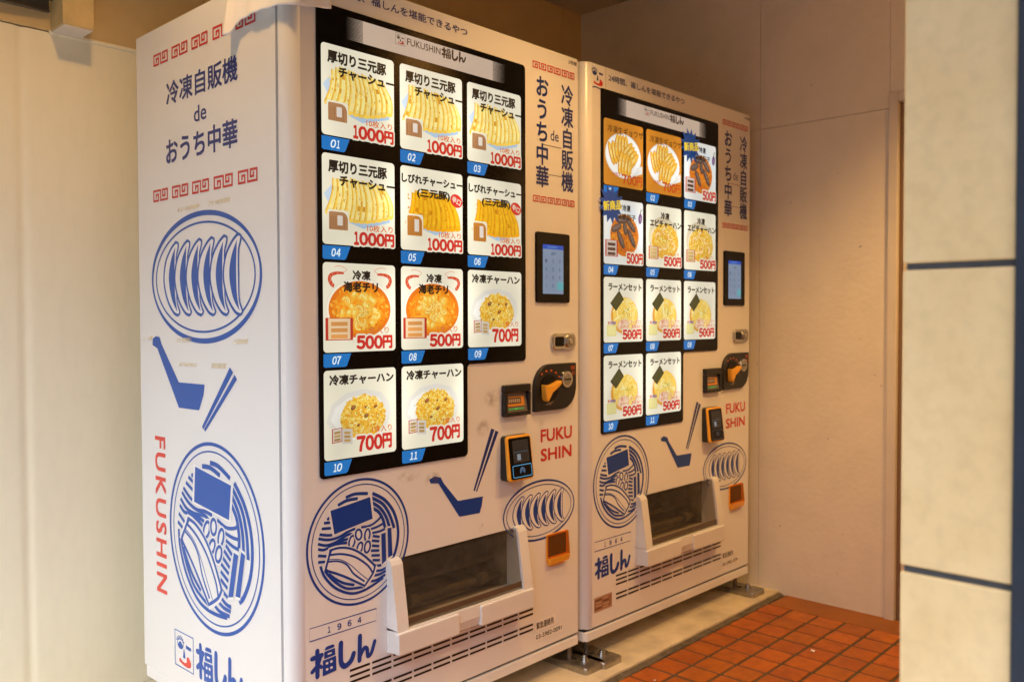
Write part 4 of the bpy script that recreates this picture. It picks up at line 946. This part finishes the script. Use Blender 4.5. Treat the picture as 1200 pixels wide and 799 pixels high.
# cream sheet wall behind, with soft pressed ribs, left of the machines
bw = MB(); n = 900; X0, X1 = -2.6, XE; rows = []
def rib(x):
    v_ = 0
    for c_, w_, a_ in ((-.262, .012, .0045), (-.75, .012, .0045), (-1.25, .012, .0045), (-1.75, .012, .0045)): v_ += a_ * math.exp(-((x - c_) / w_) ** 2)
    return v_
for z in (-.1, 1.826):
    rows.append([(X0 + (X1 - X0) * k / n, YB + rib(X0 + (X1 - X0) * k / n), z) for k in range(n + 1)])
bw.faces(rows[0] + rows[1], [(k, k + 1, n + 1 + k + 1, n + 1 + k) for k in range(n)], smooth=True)
wroot = empty('back_wall', (0, YB, 0)); tag(wroot, 'cream painted back wall rising behind and left of the vending machines', 'wall')
def local(mb, o): mb.v = [(a - o[0], b - o[1], c_ - o[2]) for a, b, c_ in mb.v]; return mb
local(bw, (0, YB, 0)).build('wall_sheet', 'cream', wroot)
ub = MB(); 
for a, b in ((-2.6, .262), (.265, .322), (.325, 1.05), (1.053, 2.018), (2.021, XE)): ub.box(a, b, YB - .004, YB + .05, 1.829, 2.7, bev=.0015)
local(ub, (0, YB, 0)).build('upper_board', 'upper', wroot)
lg = MB(); lg.box(-.19, 2.0, YB - .0065, YB + .01, 1.822, 1.832, bev=.002); local(lg, (0, YB, 0)).build('ledge_strip', 'cream', wroot)
bk = MB(); bk.box(-2.6, XE + .3, YB + .055, YB + .3, -.1, 2.7); local(bk, (0, YB, 0)).build('wall_core', 'ceil', wroot)
# end wall with panel joints
ew = empty('end_wall', (XE, 0, 0)); tag(ew, 'rough painted end wall right of the farther vending machine', 'wall')
e = MB()
JY = -.0275
for (ya, yb_, za, zb_) in ((JY + .001, YB + .05, -.09, 1.7855), (JY + .001, YB + .05, 1.7875, 2.7), (-.532, JY - .001, -.09, 1.7855), (-.532, JY - .001, 1.7875, 2.7), (-.66, -.533, 1.8355, 2.7)):
    e.box(XE, XE + .03, ya, yb_, za, zb_)
e.box(XE, XE + .03, -3, -1.45, -.09, 2.7); e.box(XE, XE + .03, -1.4495, -.6605, 1.86, 2.7)
local(e, (XE, 0, 0)).build('wall_board', 'endwall', ew)
e = MB(); e.box(XE + .0305, XE + .25, -3, YB + .3, -.09, 2.7); local(e, (XE, 0, 0)).build('wall_core', 'ceil', ew)
# door at the end wall: frame and leaf, mostly hidden by the pillar
dr = empty('service_door', (XE, -.98, ZT)); tag(dr, 'painted door frame in the end wall, half hidden by the tiled pillar', 'door')
e = MB(); e.box(-.012, .03, .415, .448, -.005, 1.905, bev=.003); e.box(-.012, .03, -.448, -.415, -.005, 1.905, bev=.003); e.box(-.012, .03, -.4145, .4145, 1.872, 1.905, bev=.003); e.build('door_frame', 'trim', dr)
e = MB(); e.box(.018, .030, -.412, .404, .006, 1.868, bev=.003); e.build('door_leaf', 'trim', dr)
e = MB(); e.box(.012, .0305, .4045, .4145, -.004, 1.871); e.build('door_stop', mat('brown_stop', (.2, .12, .06), .6), dr)
e = MB(); e.tube([(.018, -.33, .95), (-.03, -.33, .95), (-.035, -.30, .95), (-.035, -.22, .95)], .009, 12); e.build('door_handle', 'chrome', dr)
# ceiling and building above
c = MB(); c.box(-1.1, 2.4, -3.2, YB + .3, 2.46, 2.60); c.box(-1.2, -1.101, -3.2, YB + .3, 2.05, 2.60); tag(c.build('ceiling', 'ceil'), 'board ceiling over the vending machine alcove with an added light-blocking drop edge', 'ceiling')  # second box: unseen drop fascia added to shade the upper walls from skylight
c = MB(); c.box(-.9, 6, -3.0, 6, 2.605, 7.5); c.box(-2.6, 6, YB + .31, 6, -.1, 2.6); c.box(2.41, 6, -3.0, YB + .305, -.1, 2.6)
tag(c.build('building', 'brick'), 'building above the vending machine alcove', 'building')
for nm, bxs, lb in (('sky_block_street', (-17, -10.5, -14, 12, -.1, 4.9), 'unseen plain block added across the street to cut low sky light'), ('sky_block_forecourt', (-9, 6, -16, -10.5, -.1, 4.5), 'unseen plain block added beyond the forecourt to cut low sky light')):  # unseen blocks, added and sized to cut off the low sky
    c = MB(); c.box(*bxs); tag(c.build(nm, 'brick'), lb, 'building')
c = MB(); c.box(-1.2, .3, -3.3, -3.2, -.1, 2.6); tag(c.build('daylight_block_wall', mat('brown_wall', (.16, .12, .08), .7, var=.2, vscale=3)), 'unseen brown wall added to block daylight on the machine fronts', 'wall')  # unseen wall added to keep side daylight off the machine fronts
# wall opposite the machines, ending in the tiled pillar
PX, PY0, PY1 = -.178, -1.479, -1.378
pw = empty('tiled_pillar', (PX, PY1, 0)); tag(pw, 'beige stone tiled pillar with dark grout lines in the right foreground', 'pillar')
c = MB(); c.box(.004, .42, -.098, -.003, -.1, 2.46); c.build('pillar_core', 'grout', pw)
c = MB(); zg = [1.0849 + .30 * k for k in range(-5, 6)]
for k in range(len(zg) - 1):
    a, b = zg[k] + .0032, zg[k + 1] - .0032
    a = max(a, -.075); b = min(b, 2.45)
    if b - a < .02: continue
    c.box(0, .42, PY0 - PY1 + .001, .0, a, b, bev=.0028, seg=3)
c.build('wall_tile', 'pillar', pw)
c = MB(); c.box(.245, 2.33, -1.47, -1.385, -.1, 2.46); tag(c.build('opposite_wall', mat('tan_wall', (.38, .28, .17), .6, bump=.2, bscale=30, var=.3, vscale=3)), 'painted wall behind the tiled pillar facing the vending machines', 'wall')
np_ = empty('window_frame', (PX, PY0, 0)); tag(np_, 'navy metal frame upright at the right of the tiled pillar', 'frame')
c = MB(); c.box(-.012, .30, -.115, -.0005, -.1, 2.45, bev=.002); c.build('frame_upright', 'navy', np_)
# duct box on the left wall
bx = empty('duct_box', (-.146, YB, 1.829)); tag(bx, 'yellow painted box duct fixed high on the left wall', 'duct')
c = MB(); c.box(-.0405, .0405, -.0985, -.006, .0, .60, bev=.002); c.build('duct_casing', M.setdefault('ypaint', mat('yellow_paint', (.66, .50, .24), .55, bump=.25, bscale=50, var=.15, vscale=20, var2=.1)), bx)
c = MB(); c.box(-.038, .038, -.0965, -.008, -.0035, -.0005, bev=.001); c.build('duct_underside', 'trim', bx)
# dusty cables over a metal ledge in the upper left corner
cb = empty('cable_run', (-.6, YB, 1.88)); tag(cb, 'dusty dark cables on a ledge in the upper left corner', 'cable')
c = MB(); c.box(-1.6, .409, -.020, -.005, -.004, .0, bev=.001); c.build('cable_ledge', 'dustymetal', cb)
for k in range(4):
    rr = random.Random(k); c = MB()
    c.tube([(-1.6 + .1 * j, -.035 + .012 * math.sin(j * .9 + k) + .008 * k - .016, .018 + .017 * k + .006 * math.sin(j * 1.3 + 2 * k)) for j in range(21)], .009 + .003 * (k % 2), 8); c.build('cable', 'cable', cb)
c = MB(); c.box(-1.6, .409, -.012, -.0045, .002, .30); c.build('back_plate', 'dustymetal', cb)

# ------------------------------------------------------------------ white cloth draped over the corner of the nearer machine
def cloth():
    mb = MB(); nx, nz = 60, 26; rng = random.Random(5)
    # path over the top edge: from the side (y 0.23 .. 0) round the corner to the front (x 0 .. 0.095)
    Ltot = .232 + .112; rows = []
    hem = [(0, .140), (.02, .141), (.035, .118), (.06, .110), (.10, .109), (.14, .110), (.20, .114), (.25, .117), (.30, .106), (Ltot, .098)]
    def hang(s):
        for (a, ha), (b, hb) in zip(hem[:-1], hem[1:]):
            if a <= s <= b: return ha + (hb - ha) * (s - a) / (b - a)
        return hem[-1][1]
    def base(s):
        if s < .205: return Vector((-.010, .232 - s, 0)), Vector((-1, 0, 0))
        t = min(1, (s - .205) / .06)
        if s < .265: a = t * math.pi / 2; return Vector((-.010 + .037 * (1 - math.cos(a)), .027 - .037 * math.sin(a), 0)), Vector((-math.cos(a), -math.sin(a), 0))
        return Vector((.027 + (s - .265), -.010, 0)), Vector((0, -1, 0))
    fs = []
    for k in range(nx + 1):
        s_ = Ltot * k / nx; p_, nn = base(s_); hg = hang(s_) * .86
        for j in range(nz + 1):
            t = j / nz
            if j <= 6:                                   # lies on the top, inwards
                f = (6 - j) / 6; q = p_ - nn * (.010 + .16 * f); z = H + .0045 + .002 * math.sin(s_ * 40 + f * 5)
                if j == 6: q = p_ - nn * .004; z = H + .003
            else:
                f = (j - 6) / (nz - 6); wv = .0022 * math.sin(s_ * 48 + 1.5) * f + .0012 * math.sin(s_ * 130) * f
                q = p_ + nn * (.002 + .005 * f ** .7 + wv); z = H - .002 - hg * f
                if s_ < .03: q = q + nn * .012 * f * (1 - s_ / .03)
            rows.append((q.x, q.y, z))
    for k in range(nx):
        for j in range(nz): a = k * (nz + 1) + j; fs.append((a, a + 1, a + nz + 2, a + nz + 1))
    mb.faces(rows, fs, smooth=True)
    o = mb.build('white_cloth', 'cloth'); sd_ = o.modifiers.new('thick', 'SOLIDIFY'); sd_.thickness = .0012
    tag(o, 'thin white cloth draped over the top corner of the nearer vending machine', 'cloth')
cloth()

# ------------------------------------------------------------------ litter on the tiles
def scrap(name, x, y, r_, m, label, cat, seed, h=.004):
    rg = random.Random(seed); mb = MB(); n = 9
    ring = [(x + r_ * rg.uniform(.6, 1.2) * math.cos(2 * math.pi * k / n), y + r_ * rg.uniform(.5, 1.) * math.sin(2 * math.pi * k / n), ZT + .0012 + rg.uniform(0, h)) for k in range(n)]
    for k in range(n): mb.poly([ring[k], ring[(k + 1) % n], (x, y, ZT + .001 + h * .7)])
    o = mb.build(name, m); tag(o, label, cat); o.modifiers.new('thick', 'SOLIDIFY').thickness = .0006
M['paper'] = mat('paper', (.75, .72, .66), .8); M['dust'] = mat('grey_dust', (.20, .17, .15), .9)
scrap('paper_scrap', 1.662, -.475, .009, 'paper', 'small crumpled white paper scrap on the orange tiles, farther from the plinth', 'litter', 2, .008)
scrap('paper_chip', 1.117, -.222, .0045, 'paper', 'tiny white chip on the orange tiles near the plinth', 'litter', 4)

# ------------------------------------------------------------------ warm downlight in the alcove ceiling
dl = empty('downlight', (1.59, -1.29, 2.404)); tag(dl, 'round warm downlight nearest the end wall in the alcove ceiling', 'lamp', 'downlights in the alcove ceiling')
c = MB(); c.tube([(0, 0, -.006), (0, 0, .06)], .07, 32, caps=False); c.build('lamp_ring', 'white_plastic', dl)
c = MB(); c.poly([(.05 * math.cos(2 * math.pi * k / 24), .05 * math.sin(2 * math.pi * k / 24), -.001) for k in range(24)]); c.build('lamp_lens', emit('lamp_lens', (1, .62, .28), 4), dl)
def bulb(parent, watts, cone):
    ll = bpy.data.lights.new('downlight', 'SPOT'); ll.shadow_soft_size = .06; ll.energy = watts; ll.color = (1, .56, .185)
    ll.spot_size = R(cone); ll.spot_blend = .7
    lo = bpy.data.objects.new('downlight_bulb', ll); COL.objects.link(lo); lo.parent = parent; lo.location = (0, 0, -.008)
bulb(dl, 40, 116)
for x, y, e_, cn, lb in ((.80, -.62, 21, 118, 'round warm downlight in the ceiling over the front of the machines'), (-.34, .04, 9.5, 150, 'round warm downlight hanging in the ceiling between the machines and the left wall')):
    d2 = dl.copy(); COL.objects.link(d2); d2.location = (x, y, 2.404); d2['label'] = lb
    for ch in list(dl.children):
        if ch.type == 'MESH': k = ch.copy(); COL.objects.link(k); k.parent = d2
    bulb(d2, e_, cn)

bpy.data.objects.remove(_to)
